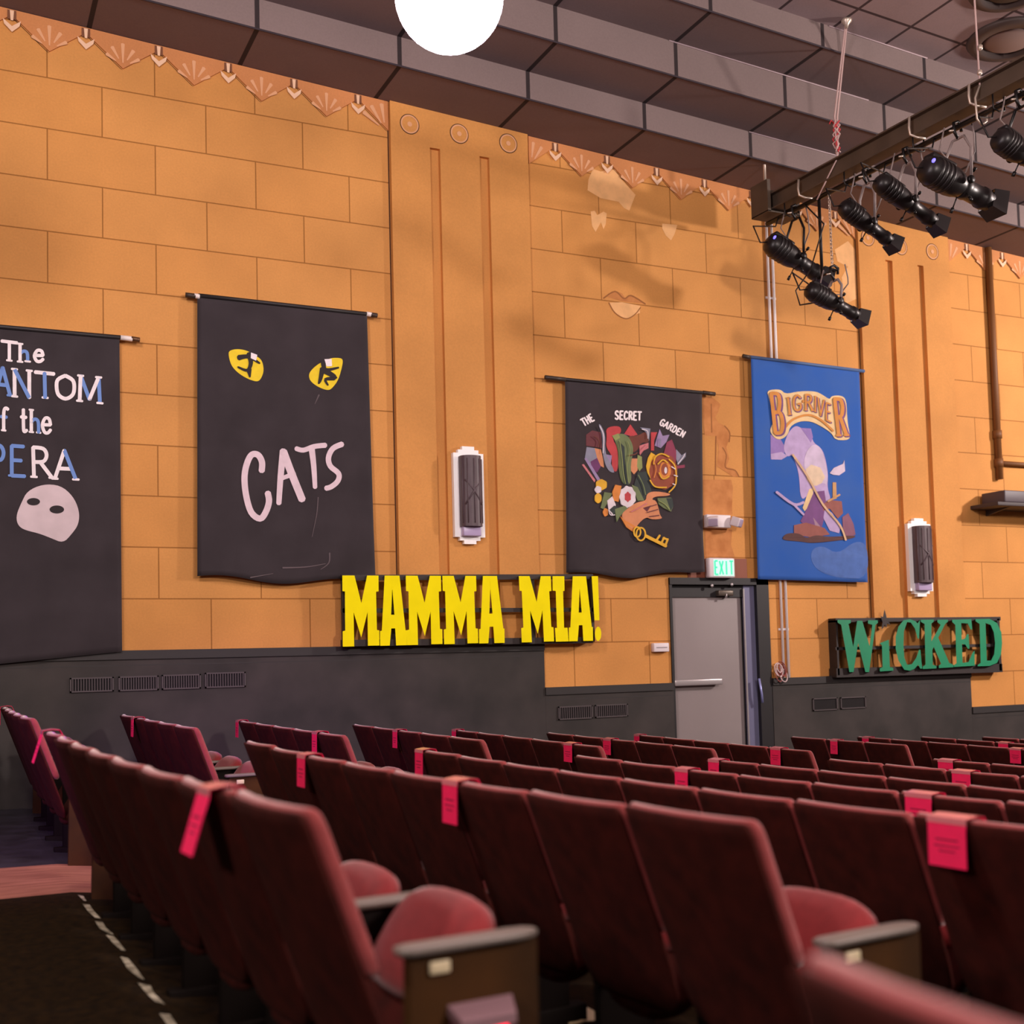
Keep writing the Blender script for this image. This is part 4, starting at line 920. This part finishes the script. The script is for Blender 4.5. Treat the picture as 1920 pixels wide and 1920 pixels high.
def seat_meshes(S):
    if S in _seatmesh: return _seatmesh[S]
    hw = S/2-.009; d = {}
    def fin(mb, nm):
        o = mb.build(nm); me = o.data; bpy.data.objects.remove(o); d[nm] = me
    mb = MB(); mb.loft(back_loops([(.820, .945, .3), (.817, .965, .6), (.808, .985, .85), (.792, .996, .97), (.77, 1, 1), (.6, 1, 1), (.53, 1, 1), (.49, .985, 1), (.475, .95, .8), (.465, .88, .4)], hw, .026, .004), mVelB); fin(mb, 'back_cushion')
    mb = MB(); mb.loft(back_loops([(.812, .94, .6), (.807, .975, 1), (.78, .988, 1), (.5, .988, 1), (.36, .97, 1), (.29, .93, 1), (.25, .82, 1), (.235, .7, .8)], hw, .009, -.022), mShaded); fin(mb, 'shaded_back')
    fold = math.radians(54); ea = Vector((math.cos(fold), 0, math.sin(fold))); et = Vector((-math.sin(fold), 0, math.cos(fold))); ct = Vector((.29, 0, .375))
    def pan(levels, m, A=.235, A0=0.0):
        loops = []
        for t, k in levels:
            l = []
            for i in range(32):
                a = 2*PI*i/32; A_ = A0+A*k*sgnp(math.sin(a), .72); B_ = (hw-.018)*k*sgnp(math.cos(a), .72)
                l.append(ct+ea*A_+Vector((0, 1, 0))*B_+et*t)
            loops.append(l)
        mb = MB(); mb.loft(loops, m); return mb
    fin(pan([(-.005, .97), (.0, 1), (.02, 1), (.035, .95), (.048, .82), (.055, .55), (.058, .2)], mVel, .135, .097), 'seat_cushion')
    fin(pan([(-.035, .5), (-.033, .8), (-.022, .93), (-.004, .975), (.012, .97), (.02, .93)], mShaded), 'seat_pan')  # shaded colour also stands in for the cushion's dark lower half
    def std(y, nm='side_standard'):
        mb = MB(); mb.rbox(.19, .40, y-.016, y+.016, -.06, .512, .008, mStd); mb.rbox(.14, .46, y-.03, y+.03, -.07, .012, .006, mStd); fin(mb, nm)
    std(S/2)
    def arm(y, nm):
        mb = MB(); loops = []
        for (x, kw, kz) in ((.14, .3, .4), (.145, .7, .9), (.17, 1, 1), (.41, 1, 1), (.445, .75, 1), (.463, .4, .8), (.468, .2, .4)):
            loops.append([(x, y+.034*kw*sgnp(math.cos(2*PI*k/16), .5), .522+.010*kz*sgnp(math.sin(2*PI*k/16), .5)) for k in range(16)])
        mb.loft(loops, mArm); fin(mb, nm)
    arm(S/2, 'armrest'); arm(-S/2, 'armrest_end')
    for y, nm in ((-S/2, 'end_panel'), (S/2, 'end_panel_far')):
        mb = MB(); pts = [(.155, -.07), (.455, -.07), (.46, .512), (.165, .512)]
        mb.prism(pts, lambda x, z, k: Vector((x, y-.018+.036*(1-k), z)), 1, mWood); fin(mb, nm)
    mb = MB(); mb.rbox(.205, .25, -S/2-.026, -S/2-.018, .472, .497, .003, mPlate); fin(mb, 'row_plate')
    _seatmesh[S] = d; return d
ORD = ['zero', 'first', 'second', 'third', 'fourth', 'fifth', 'sixth', 'seventh', 'eighth', 'ninth', 'tenth', 'eleventh', 'twelfth', 'thirteenth']
def child(nm, me, parent):
    o = bpy.data.objects.new(nm, me); COL.objects.link(o); o.parent = parent; return o
ROWS = {}
def row(key, block, rown, X0, h, Yf, n, S, ang, curv, near_end=False, far_end=True, lift=0.0):
    a = math.radians(ang); top = h+ZC
    def pos(k):
        q = (k/n-.5)*2; dx = curv*(q*q-.35); dz = lift*(q*q-.35)
        return Vector((X0+math.sin(a)*S*k+dx, Yf-math.cos(a)*S*k, top-TOP+dz))
    ROWS[key] = (pos, n, a, S, curv, block, rown)
    me = seat_meshes(S)
    for i in range(n):
        k = i+.5; p = pos(k); dk = (pos(k+.1)-pos(k-.1))
        rz = math.atan2(dk.x, -dk.y)
        lab = 'maroon theatre seat, %s from the wall end, %s row from the back, %s block' % (ORD[i+1], ORD[rown], block)
        if key == 'R1': lab = 'blurred maroon theatre seat nearest the camera, its top edge crossing the lower right corner'
        t = empty('theatre_seat', p, lab, 'theatre seat', 'maroon theatre seats in rows'); t.rotation_euler = (0, 0, rz)
        child('back_cushion', me['back_cushion'], t); child('shaded_back', me['shaded_back'], t)['label'] = 'velvet seat back coloured darker for shade'
        c = child('seat_cushion', me['seat_cushion'], t); child('seat_pan', me['seat_pan'], c)
        if i == 0 and far_end: child('end_panel', me['end_panel_far'], t)['label'] = 'brown wooden end panel'
        else: child('side_standard', me['side_standard'], t)
        child('armrest', me['armrest'], t)
        if near_end and i == n-1:
            e = child('end_panel', me['end_panel'], t); e['label'] = 'brown wooden end panel'; child('row_plate', me['row_plate'], e)['label'] = 'cream row plate'
            child('armrest', me['armrest_end'], t)
            if key == 'M1':
                mb = MB(); y = -S/2-.018
                mb.add([(.245, y, .405), (.395, y, .405), (.38, y-.045, .38), (.255, y-.045, .38), (.245, y, .385), (.395, y, .385), (.38, y-.047, .36), (.255, y-.047, .36)],
                       [(0, 1, 2, 3), (7, 6, 5, 4), (0, 4, 5, 1), (1, 5, 6, 2), (2, 6, 7, 3), (3, 7, 4, 0)], mat('pink_grey_metal', 'b58f98', .35, .6))
                mb.box(.25, .39, y-.012, y, .305, .385, mat('light_back', '5a3038', .5))
                f_ = mb.build('aisle_light', e); f_['label'] = 'small hooded aisle light'
                mb = MB(); mb.box(.265, .375, y-.02, y-.012, .32, .35, mat('red_glow', 'c01030', .4, emit='ff1038', estr=2.0)); mb.build('light_lens', f_)['label'] = 'red glowing lens'
M_ = 'middle'; W_ = 'wall'
def count_until(X0, h, Yf, S, ang, lim=1945, nmax=14):
    n = 1
    while n < nmax:
        if proj((X0+math.sin(math.radians(ang))*S*n, Yf-math.cos(math.radians(ang))*S*n, h+ZC))[0] > lim: break
        n += 1
    return n
row('M1', M_, 1, .497, -.283, 6.26, 8, .497, 2.4, .035, True, lift=.012)
row('M2', M_, 2, 1.452, -.383, 6.23, 8, .502, 3.2, .035, True, lift=.022)
row('M3', M_, 3, 2.42, -.477, 6.21, 8, .503, 3.1, .025, True, lift=.014)
row('M4', M_, 4, 3.405, -.564, 6.24, 7, .500, 3.5, .02, False, lift=.012)
for key, rn, X0, h, Yf, S, an in (('M5', 5, 4.306, -.628, 6.18, .505, 1.6), ('M6', 6, 5.277, -.687, 6.21, .504, 1.3), ('M7', 7, 6.195, -.740, 6.22, .503, 1.2)):
    row(key, M_, rn, X0, h, Yf, count_until(X0, h, Yf, S, an), S, an, .01)
row('Wa', W_, 1, .489, -.249, 10.12, 5, .574, 0, .02, True)
for key, rn, X0, h, Yf, n, S, an in (('Wb', 2, 1.364, -.344, 10.12, 5, .574, .7), ('Wc', 3, 2.318, -.436, 10.13, 5, .573, .1), ('Wd', 4, 3.314, -.512, 10.12, 5, .574, -.9), ('We', 5, 4.292, -.607, 10.15, 5, .569, -1.9),
                                   ('Wf', 6, 5.263, -.682, 10.19, 5, .562, -1.3), ('Wg', 7, 6.241, -.748, 10.19, 5, .562, -2.7), ('Wh', 8, 8.132, -.862, 10.15, 3, .569, -1.0)):
    row(key, W_, rn, X0, h, Yf, n, S, an, .01, True)
for key, rn, X0, h, Yf, S, an in (('Wi', 9, 9.109, -.914, 10.23, .554, -3.9), ('Wj', 10, 10.02, -.961, 10.22, .555, -3.6), ('Wk', 11, 10.96, -1.009, 10.22, .556, -2.8)):
    row(key, W_, rn, X0, h, Yf, count_until(X0, h, Yf, S, an, 1935), S, an, .0)
row('R1', 'front', 1, .757, -.272, .90, 1, .505, 0, .03, False, True)

# pink paper signs taped over the seat backs
mPink = mat('hot_pink_paper', 'ff1c60', .7, noise=.05, nscale=30); mTapeC = mat('clear_tape', 'd07880', .2, spec=.8)
mInk = mat('dark_pink_ink', 'b00c44', .8)
def sign_mesh(wd, ht, tilt=0.02):
    def prof(off):
        p = []
        for z in (TOP-.012-ht, TOP-.012-ht*.5, TOP-.012): p.append((-.087-off-(TOP-.012-z)*tilt, z))
        p += [(-.087-off*.7, TOP+.0+off*.7), (-.045, TOP+.004+off), (-.013, TOP+off), (.0+off, TOP-.03)]
        return p
    A_, B_ = prof(.004), prof(.0065); n = len(A_); vs_ = []
    for y in (-wd/2, wd/2):
        for P in (A_, B_): vs_ += [(x, y, z) for x, z in P]
    fs = []
    for i in range(n-1):
        fs += [(i, i+1, n+i+1, n+i), (2*n+i, 3*n+i, 3*n+i+1, 2*n+i+1), (n+i, n+i+1, 3*n+i+1, 3*n+i), (i, 2*n+i, 2*n+i+1, i+1)]
    fs += [(0, n, 3*n, 2*n), (n-1, 3*n-1, 4*n-1, 2*n-1)]
    mb = MB(); mb.add(vs_, fs, mPink); o = mb.build('t'); me = o.data; bpy.data.objects.remove(o)
    mt = MB(); T_ = prof(.0075)[2:6]
    vs_ = [(x, y, z) for y in (-wd/2-.003, wd/2+.003) for x, z in T_]; mt.add(vs_, [(0, 1, 5, 4), (1, 2, 6, 5), (2, 3, 7, 6)], mTapeC); o = mt.build('t'); me2 = o.data; bpy.data.objects.remove(o)
    mk = MB()
    for (a, b, hw_) in ((.35, .40, .3), (.5, .54, .34), (.62, .66, .22)):
        q = []
        for t_ in (a, b):
            z = TOP-.012-ht*t_; x = -.087-.0072-(TOP-.012-z)*tilt; q += [(x, -wd*hw_, z), (x, wd*hw_, z)]
        mk.add(q, [(0, 1, 3, 2)], mInk)
    o = mk.build('t'); me3 = o.data; bpy.data.objects.remove(o)
    return me, me2, me3
SG = {'o': sign_mesh(.105, .135, .3), 'n': sign_mesh(.105, .125), 'w': sign_mesh(.13, .12)}
usedl = {}
for key, px, kd in (('M1', 88, 'o'), ('M1', 446, 'o'), ('M2', 588, 'n'), ('M2', 876, 'n'), ('M3', 808, 'n'), ('M3', 1812, 'w'), ('M4', 1303, 'n'), ('M4', 1751, 'w'), ('M5', 1359, 'n'), ('M6', 1822, 'w'), ('M7', 1790, 'w'),
                ('Wa', 20, 'n'), ('Wb', 272, 'n'), ('Wc', 459, 'n'), ('Wc', 607, 'n'), ('Wd', 759, 'n'), ('We', 866, 'n'), ('We', 1084, 'w'), ('Wf', 1155, 'w'), ('Wg', 1208, 'n'), ('Wg', 1471, 'w'), ('Wh', 1577, 'n'), ('Wi', 1635, 'n'), ('Wj', 1893, 'w'), ('Wi', 1917, 'w')):
    pos, n, a, S, curv, block, rn = ROWS[key]
    best = min([i*.02 for i in range(int(n/.02)+1)], key=lambda k: abs(proj(pos(k)+Vector((0, 0, TOP)))[0]-px))
    i = min(n-1, int(best)); k = min(max(best, i+.14), i+.86)
    pc = pos(i+.5); dk = pos(i+.6)-pos(i+.4); rz = math.atan2(dk.x, -dk.y); yl = -(k-i-.5)*S
    xl_ = .028*(yl/(S/2-.009))**2
    loc = pc+Vector((math.cos(rz)*xl_-math.sin(rz)*yl, math.sin(rz)*xl_+math.cos(rz)*yl, 0))
    seat = 'seat %s from wall end' % ORD[i+1]
    t = empty('paper_sign', loc, 'hot pink paper sign on %s block row %s from back, %s' % (block, ORD[rn], seat), 'paper sign', 'pink paper signs taped on the seat backs')
    t.rotation_euler = (0, 0, rz)
    child('sheet', SG[kd][0], t); child('tape', SG[kd][1], t)['label'] = 'clear shiny tape'; child('printed_lines', SG[kd][2], t)['label'] = 'darker printed lines'

# scrap of paper on the carpet
d_ = ray(1076, 1905); p_ = d_*((-.16-ZC)/d_.z); p_ = Vector((p_.x, p_.y, floor_z(p_.x, p_.y)+.004))
mb = MB(); vs_ = []; rnd = random.Random(4)
for j in range(6):
    for i in range(6): vs_.append((p_.x+(i-2.5)*.028, p_.y+(j-2.5)*.04, p_.z+.002+.012*rnd.random()))
mb.add(vs_, [(j*6+i, j*6+i+1, j*6+i+7, j*6+i+6) for j in range(5) for i in range(5)], mat('cream_paper', 'd9c79a', .7))
tag(place(mb.build('paper_scrap'), p_), 'crumpled cream paper lying on the dark floor between the first two seat rows', 'paper')

# ================================================================== LIGHTING BEAM AND SPOTLIGHTS
XB = 7.9
mBm = mat('dark_brown_beam', '564639', .6, noise=.3, nscale=4); mBk = mat('black_metal', '1b1717', .42, .3); mBk2 = mat('black_lamp_metal', '231e1f', .38, .2, noise=.2, nscale=20)
mGal = mat('pale_galvanised_metal', 'cdbcae', .35, .5); mCab = mat('grey_cable', '8e7f7c', .5); mBcab = mat('black_cable', '1a1414', .5)
zb1, zb2 = onX(1435, 420, XB).z, onX(1920, 173, XB).z
YE = 9.98
pz = lambda y: zb1+(zb2-zb1)*(YE-y)/(YE-6.63)
root = empty('lighting_beam', (XB, 7, pz(7)), 'long dark beam hanging under the ceiling with a black pipe carrying the spotlights', 'lighting beam')
mb = MB()
def ybox(x0, x1, ya, yb, za, zb_, m, mbx):   # z given above the pipe
    vs_ = [(x, y, pz(y)+z) for x in (x0, x1) for y in (ya, yb) for z in (za, zb_)]
    mbx.add(vs_, [(0, 1, 3, 2), (4, 6, 7, 5), (0, 4, 5, 1), (2, 3, 7, 6), (0, 2, 6, 4), (1, 5, 7, 3)], m)
ybox(XB-.07, XB+.09, 2.0, 9.95, .085, .10, mBm, mb); ybox(XB-.02, XB+.02, 2.0, 9.95, .10, .25, mBm, mb); ybox(XB-.07, XB+.09, 2.0, 9.95, .25, .265, mBm, mb)
part(mb, 'beam', root)
mb = MB(); ybox(XB-.12, XB+.30, 10.02, 10.06, .06, .40, mBm, mb); ybox(XB-.12, XB-.08, 9.78, 10.02, .06, .40, mBm, mb); ybox(XB+.26, XB+.30, 9.78, 10.02, .06, .40, mBm, mb); ybox(XB-.12, XB+.30, 9.78, 10.06, .055, .07, mBm, mb)
part(mb, 'end_box', root, 'dark box closing the wall end of the beam')
mb = MB(); mb.tube([(XB+.02, YE, pz(YE)), (XB+.02, 2.0, pz(2))], .025, mBk, 12); part(mb, 'pipe', root, 'black pipe under the beam')
for y in (9.6, 8.7, 7.8, 6.9):
    mb = MB(); mb.tube([(XB-.05, y, pz(y)+.09), (XB-.05, y, pz(y)-.03), (XB+.02, y, pz(y)-.045), (XB+.08, y, pz(y)-.03), (XB+.08, y, pz(y)+.09)], .008, mBk, 6); part(mb, 'pipe_hanger', root)
for (x, y) in ((1498, 355), (1706, 240), (1818, 180)):
    q = onX(x, y, XB-.09); mb = MB()
    mb.tube([q+Vector((0, 0, .10)), q+Vector((-.01, 0, -.0)), q+Vector((0, .0, -.06)), q+Vector((.05, -.03, -.09)), q+Vector((.12, -.06, -.10))], .011, mGal, 8); part(mb, 'hook_bolt', root, 'pale bent hook bolt')
def thing_mesh(mb, nm, lab, cat, loc, group=None): return tag(place(mb.build(nm), loc), lab, cat, group)
a = onX(1423, 338, XB-.05); tz = ceil_z(H0, a.x)
mb = MB(); mb.tube([(a.x, min(a.y, 9.9), a.z-.05), (a.x, min(a.y, 9.9), onX(1423, 243, XB-.05).z)], .014, mGal, 8)
thing_mesh(mb, 'support_rod', 'pale vertical rod above the wall end of the lighting beam', 'rod', a)
# ropes
top = onS(1587, 37, H3); bt = onX(1570, 297, XB-.03)
mRope = mat('pale_rope', 'c9aaa6', .8); mRopeR = mat('red_rope', 'c8323c', .7)
root = empty('hoist_rope', bt, 'twin pale ropes with a red tangle holding up the lighting beam', 'rope')
mb = MB()
for dx in (-.012, .022):
    mb.tube([top+Vector((dx*.5, 0, 0)), bt+Vector((dx, 0, .42)), bt+Vector((dx*.3, 0, 0))], .008, mRope, 6)
mb.tube([bt, bt+Vector((-.02, .12, -.14)), bt+Vector((-.06, .25, -.33))], .007, mRope, 6)
part(mb, 'rope_strands', root)
mb = MB(); rnd = random.Random(9)
for k in range(5):
    mb.tube([bt+Vector((.03*math.sin(i*1.7+k*2), .025*math.cos(i*1.3+k), .06+i*.045)) for i in range(8)], .007, mRopeR if k % 2 else mRope, 6)
mb.tube([bt+Vector((0, 0, .34)), bt+Vector((-.06, 0, .37)), bt+Vector((-.08, 0, .33))], .006, mRopeR, 6)
part(mb, 'rope_tangle', root, 'red and pale tangled rope')
mb = MB(); mb.lathe([(.05, .0), (.05, -.02), (.02, -.05), (.012, -.08)], mGal, 14, Matrix.Translation(top)); part(mb, 'ceiling_eye', root)
a = onX(1837, 160, XB-.03); top = Vector((a.x-.02, a.y, ceil_z(H3, a.x)))
root = empty('hoist_wire', a, 'single pale wire with two knots dropping to the lighting beam near the right edge', 'rope')
mb = MB(); mb.tube([top, a], .008, mRope, 6); part(mb, 'wire', root)
mb = MB()
for (x, y) in ((1838, 89), (1837, 136)):
    q = onX(x, y, XB-.03); mb.lathe([(.001, -.03), (.02, -.015), (.02, .015), (.001, .03)], mGal, 10, Matrix.Translation(q))
part(mb, 'wire_knot', root)
mb = MB(); mb.tube([a, a+Vector((-.06, 0, -.12)), a+Vector((-.05, 0, -.3)), a+Vector((.0, 0, -.34)), a+Vector((.06, 0, -.3)), a+Vector((.06, 0, -.2))], .009, mGal, 8); part(mb, 'wire_hook', root)

def spotlight(rear, front, R, label, hang=None, led=False, gel=False, yk=1.0):
    cx, cy = (rear[0]+front[0])/2, (rear[1]+front[1])/2
    c0 = onX(cx, cy, XB+.02); Yc = c0.y
    a, b = onY(*rear, Yc), onY(*front, Yc); d = b-a; L_ = d.length; d.normalize()
    side = Vector((0, 1, 0)); up = d.cross(side).normalized()
    if up.z < 0: up = -up
    side = up.cross(d)
    T = Matrix(((d.x, side.x, up.x, a.x), (d.y, side.y, up.y, a.y), (d.z, side.z, up.z, a.z), (0, 0, 0, 1)))
    root = empty('stage_spotlight', c0, label, 'spotlight', 'black stage spotlights on the lighting beam')
    X = lambda r, t: (r, t*L_)
    mb = MB(); mb.lathe([X(.001, 0), X(R*.45, .005), X(R*.8, .03), X(R*.95, .08), X(R, .14), X(R, .36), X(R*.92, .42), X(R*.8, .47), X(R*.72, .5)], mBk2, 28, T, 'X')
    for t in (.12, .17, .22, .27): mb.lathe([X(R*1.0, t), X(R*1.05, t+.008), X(R*1.05, t+.02), X(R*1.0, t+.028)], mBk2, 28, T, 'X')
    mb.rbox(L_*.05, L_*.35, -R*.5, R*.5, R*.75, R*1.12, .012, mBk2, T)
    part(mb, 'lamp_house', root)
    mb = MB(); mb.lathe([X(R*.7, .48), X(R*.76, .5), X(R*.76, .56), X(R*.68, .57), X(R*.68, .74), X(R*.76, .75), X(R*.76, .8), X(R*.7, .82), X(R*.7, .86)], mBk2, 24, T, 'X')
    mb.rbox(L_*.52, L_*.8, -R*.12, R*.12, R*.55, R*.72, .006, mBk2, T); part(mb, 'lens_barrel', root)
    mb = MB(); s0, s1 = R*.66, R*.88
    for (y0, z0, y1, z1, s) in ((-1, -1, 1, -1, 1), (1, -1, 1, 1, 1), (1, 1, -1, 1, 1), (-1, 1, -1, -1, 1)):
        vs_ = [T @ Vector((L_*.84, y0*s0, z0*s0)), T @ Vector((L_*.84, y1*s0, z1*s0)), T @ Vector((L_, y1*s1, z1*s1)), T @ Vector((L_, y0*s1, z0*s1))]
        vs_ += [v*1.0+(c0-v)*.0+d*0 for v in vs_]
        inner = [T @ Vector((L_*.84, y0*s0*.93, z0*s0*.93)), T @ Vector((L_*.84, y1*s0*.93, z1*s0*.93)), T @ Vector((L_, y1*s1*.94, z1*s1*.94)), T @ Vector((L_, y0*s1*.94, z0*s1*.94))]
        mb.add(vs_[:4]+inner, [(0, 1, 2, 3), (7, 6, 5, 4), (3, 2, 6, 7), (0, 4, 5, 1)], mBk2)
    part(mb, 'colour_frame', root)
    mb = MB(); mb.lathe([X(.001, .835), X(R*.4, .84), X(R*.56, .82)], mat('lens_glass', '5a5560', .08, spec=.8), 20, T, 'X'); part(mb, 'lens', root)
    # shutter handles under the gate
    mb = MB()
    for (t, y, z) in ((.5, .5, -1.2), (.52, -.8, -.9), (.5, -.9, .7)):
        mb = MB(); mb.tube([T @ Vector((L_*t, y*R*.5, z*R*.5)), T @ Vector((L_*t, y*R*1.0, z*R*1.15))], .006, mBk, 6); mb.tube([T @ Vector((L_*t, y*R*1.0, z*R*1.15)), T @ Vector((L_*t, y*R*1.25, z*R*1.45))], .014, mBk, 8); part(mb, 'shutter_handle', root)
    # yoke and clamp
    pv = T @ Vector((L_*.46, 0, 0)); ptop = hang if hang is not None else Vector((XB+.02, pv.y, pz(pv.y)))
    ya, yb = pv+side*(R*1.15), pv-side*(R*1.15); apex = ptop+Vector((0, 0, -.10)); h = (apex-pv).length*.75
    mb = MB(); upv = (apex-pv).normalized()
    mb.tube([ya, ya+upv*h*.9, apex+side*(R*.5), apex, apex-side*(R*.5), yb+upv*h*.9, yb], .013, mCab if gel else mBk, 8)
    mb.lathe([(.03, -R*1.28), (.035, -R*1.2), (.035, -R*1.05)], mBk, 12, Matrix.Translation(pv) @ side.to_track_quat('Z', 'Y').to_matrix().to_4x4()); mb.lathe([(.035, R*1.05), (.035, R*1.2), (.03, R*1.28)], mBk, 12, Matrix.Translation(pv) @ side.to_track_quat('Z', 'Y').to_matrix().to_4x4())
    part(mb, 'yoke', root)
    mb = MB(); q = ptop
    mb.tube([q+Vector((.04, 0, -.03)), q+Vector((.045, 0, .03)), q+Vector((0, 0, .05)), q+Vector((-.045, 0, .03)), q+Vector((-.04, 0, -.05)), q+Vector((0, 0, -.10))], .014, mBk, 8); mb.tube([q+Vector((-.03, 0, -.03)), q+Vector((-.10, 0, -.05))], .008, mGal, 6)
    part(mb, 'clamp', root)
    # safety cable loop and power lead
    mb = MB(); e = T @ Vector((L_*.5, 0, R*.9))
    mb.tube([ptop+Vector((-.05, .10*yk, .03)), ptop+Vector((-.09, .13*yk, -.16)), ptop.lerp(e, .6)+Vector((-.10, .06*yk, -.02)), e+Vector((-.02, 0, .02)), e+Vector((.03, 0, .03)), ptop.lerp(e, .55)+Vector((.08, -.08*yk, 0)), ptop+Vector((.06, -.12*yk, -.1)), ptop+Vector((.03, -.12*yk, .03))], .0065, mCab, 6)
    part(mb, 'safety_cable', root, 'pale grey safety cable')
    mb = MB(); r_ = T @ Vector((L_*.02, 0, 0)); mb.tube([r_, r_+Vector((-.10, 0, -.02)), r_+Vector((-.14, .05, .16)), ptop+Vector((-.10, .2, -.12)), ptop+Vector((-.02, .25, .0))], .008, mBcab, 6); part(mb, 'power_lead', root)
    if led:
        mb = MB(); mb.lathe([(.001, -.012), (.018, -.008), (.022, 0)], mat('violet_pilot_glow', '6a60ff', .3, emit='7068ff', estr=1.2), 12, T @ Matrix.Translation((L_*.03, -R*.75, R*.2)), 'X'); part(mb, 'pilot_lamp', root, 'small violet pilot lamp')
    return root
spotlight((1438, 452), (1552, 526), .115, 'black spotlight nearest the wall, above the second low-hung one', led=True)
q = onX(1552, 513, XB+.02)
dp = onX(1566, 535, XB+.02)
spotlight((1513, 541), (1621, 600), .09, 'lowest black spotlight, hung on a black drop pipe before the right pilaster', hang=Vector((XB+.02, onX(1567, 570, XB+.02).y, q.z)), gel=True)
spotlight((1577, 384), (1682, 463), .088, 'black spotlight third from the wall on the lighting beam', gel=True)
spotlight((1643, 337), (1767, 428), .092, 'black spotlight fourth from the wall on the lighting beam', gel=True)
spotlight((1730, 312), (1872, 388), .125, 'large black spotlight fifth from the wall with violet pilot glow', led=True, gel=True)
spotlight((1868, 255), (1968, 325), .1, 'black spotlight cut off by the right edge of the picture')
# drop pipe and chain for the low spotlight
yq = onX(1567, 570, XB+.02).y
root = empty('drop_pipe', (XB+.02, yq+.18, q.z), 'thin black drop pipe carrying the lowest spotlight', 'pipe')
mb = MB(); mb.tube([(XB+.02, yq+.18, pz(yq+.18)+.03), (XB+.02, yq+.18, q.z)], .016, mBk, 8); mb.tube([(XB+.02, yq+.18, q.z), (XB+.02, yq-.06, q.z)], .013, mBk, 8); part(mb, 'pipe', root)
mb = MB(); y_ = yq+.03; z_ = pz(y_)-.02
while z_ > q.z+.05:
    k = int((z_*1000) % 2); mb.tube([(XB+.02+.012*math.cos(t)*(k), y_+.012*math.cos(t)*(1-k), z_+.024*math.sin(t)) for t in [2*PI*i/8 for i in range(8)]], .004, mGal, 5, True); z_ -= .037
part(mb, 'safety_chain', root, 'pale safety chain')
# loose cable swags on the pipe
mb = MB(); p0 = Vector((XB, 9.35, pz(9.35)))
c1_ = onX(1545, 420, XB-.02); c2_ = onX(1520, 505, XB-.02); c3_ = onX(1492, 545, XB-.02); c4_ = onX(1500, 572, XB-.02); c5_ = onX(1524, 568, XB-.02)
mb.tube([p0, c1_, c1_.lerp(c2_, .5), c2_, c3_, c4_, c5_], .008, mBcab, 6)
thing_mesh(mb, 'cable_loop', 'loose black cable looping down beside the two low spotlights', 'cable', c4_)

# ================================================================== GLOBE AND CEILING FITTINGS
g = ray(842, -8)*6.5; gc = Vector((g.x, g.y, g.z+ZC)); gr = 103/F_PX*6.5*.985
mGlobe = mat('glowing_opal_glass', 'ffffff', .3, emit='ffe8ff', estr=22.0)
root = empty('globe_pendant_light', gc, 'large glowing white globe lamp at the top of the picture', 'pendant light')
mb = MB(); mb.lathe([(max(.001, gr*math.sin(PI*i/24)), -gr*math.cos(PI*i/24)) for i in range(25)], mGlobe, 40, Matrix.Translation(gc)); part(mb, 'globe', root)
mb = MB(); ct_ = ceil_z(H3, gc.x); mb.tube([(gc.x, gc.y, gc.z+gr-.01), (gc.x, gc.y, ct_-.06)], .014, mBk, 10); mb.lathe([(.09, 0), (.07, .05), (.02, .08)], mBk, 18, Matrix.Translation((gc.x, gc.y, gc.z+gr-.03))); part(mb, 'stem', root)
mb = MB(); mb.lathe([(.02, -.07), (.08, -.05), (.09, 0)], mBk, 18, Matrix.Translation((gc.x, gc.y, ct_))); part(mb, 'ceiling_canopy', root)
for (x, y, r, lab) in ((1893, 73, .40, 'round ceiling vent above the lighting beam near the right edge'), (1893, -22, .36, 'dark round ceiling vent cut off by the top right corner')):
    p = onS(x, y, H3); root = empty('ceiling_vent', p, lab, 'ceiling vent', 'round ceiling vents')
    T = Matrix.Translation(p) @ Matrix.Rotation(math.atan(-SL), 4, 'Y')
    dk_ = lab.startswith('dark'); m1 = mat('vent_ring_dark', '4a3d3a', .6); m2 = mat('vent_centre', '8a7672' if not dk_ else '2e2622', .6) if not dk_ else mat('vent_centre_dark', '2e2622', .6)
    mb = MB(); mb.lathe([(r*.62, -.001), (r*.68, -.05), (r*.95, -.03), (r, -.001)], m1, 40, T); part(mb, 'outer_ring', root)
    mb = MB(); mb.lathe([(.001, -.04), (r*.5, -.035), (r*.62, -.01)], m2, 36, T); part(mb, 'centre_plate', root)
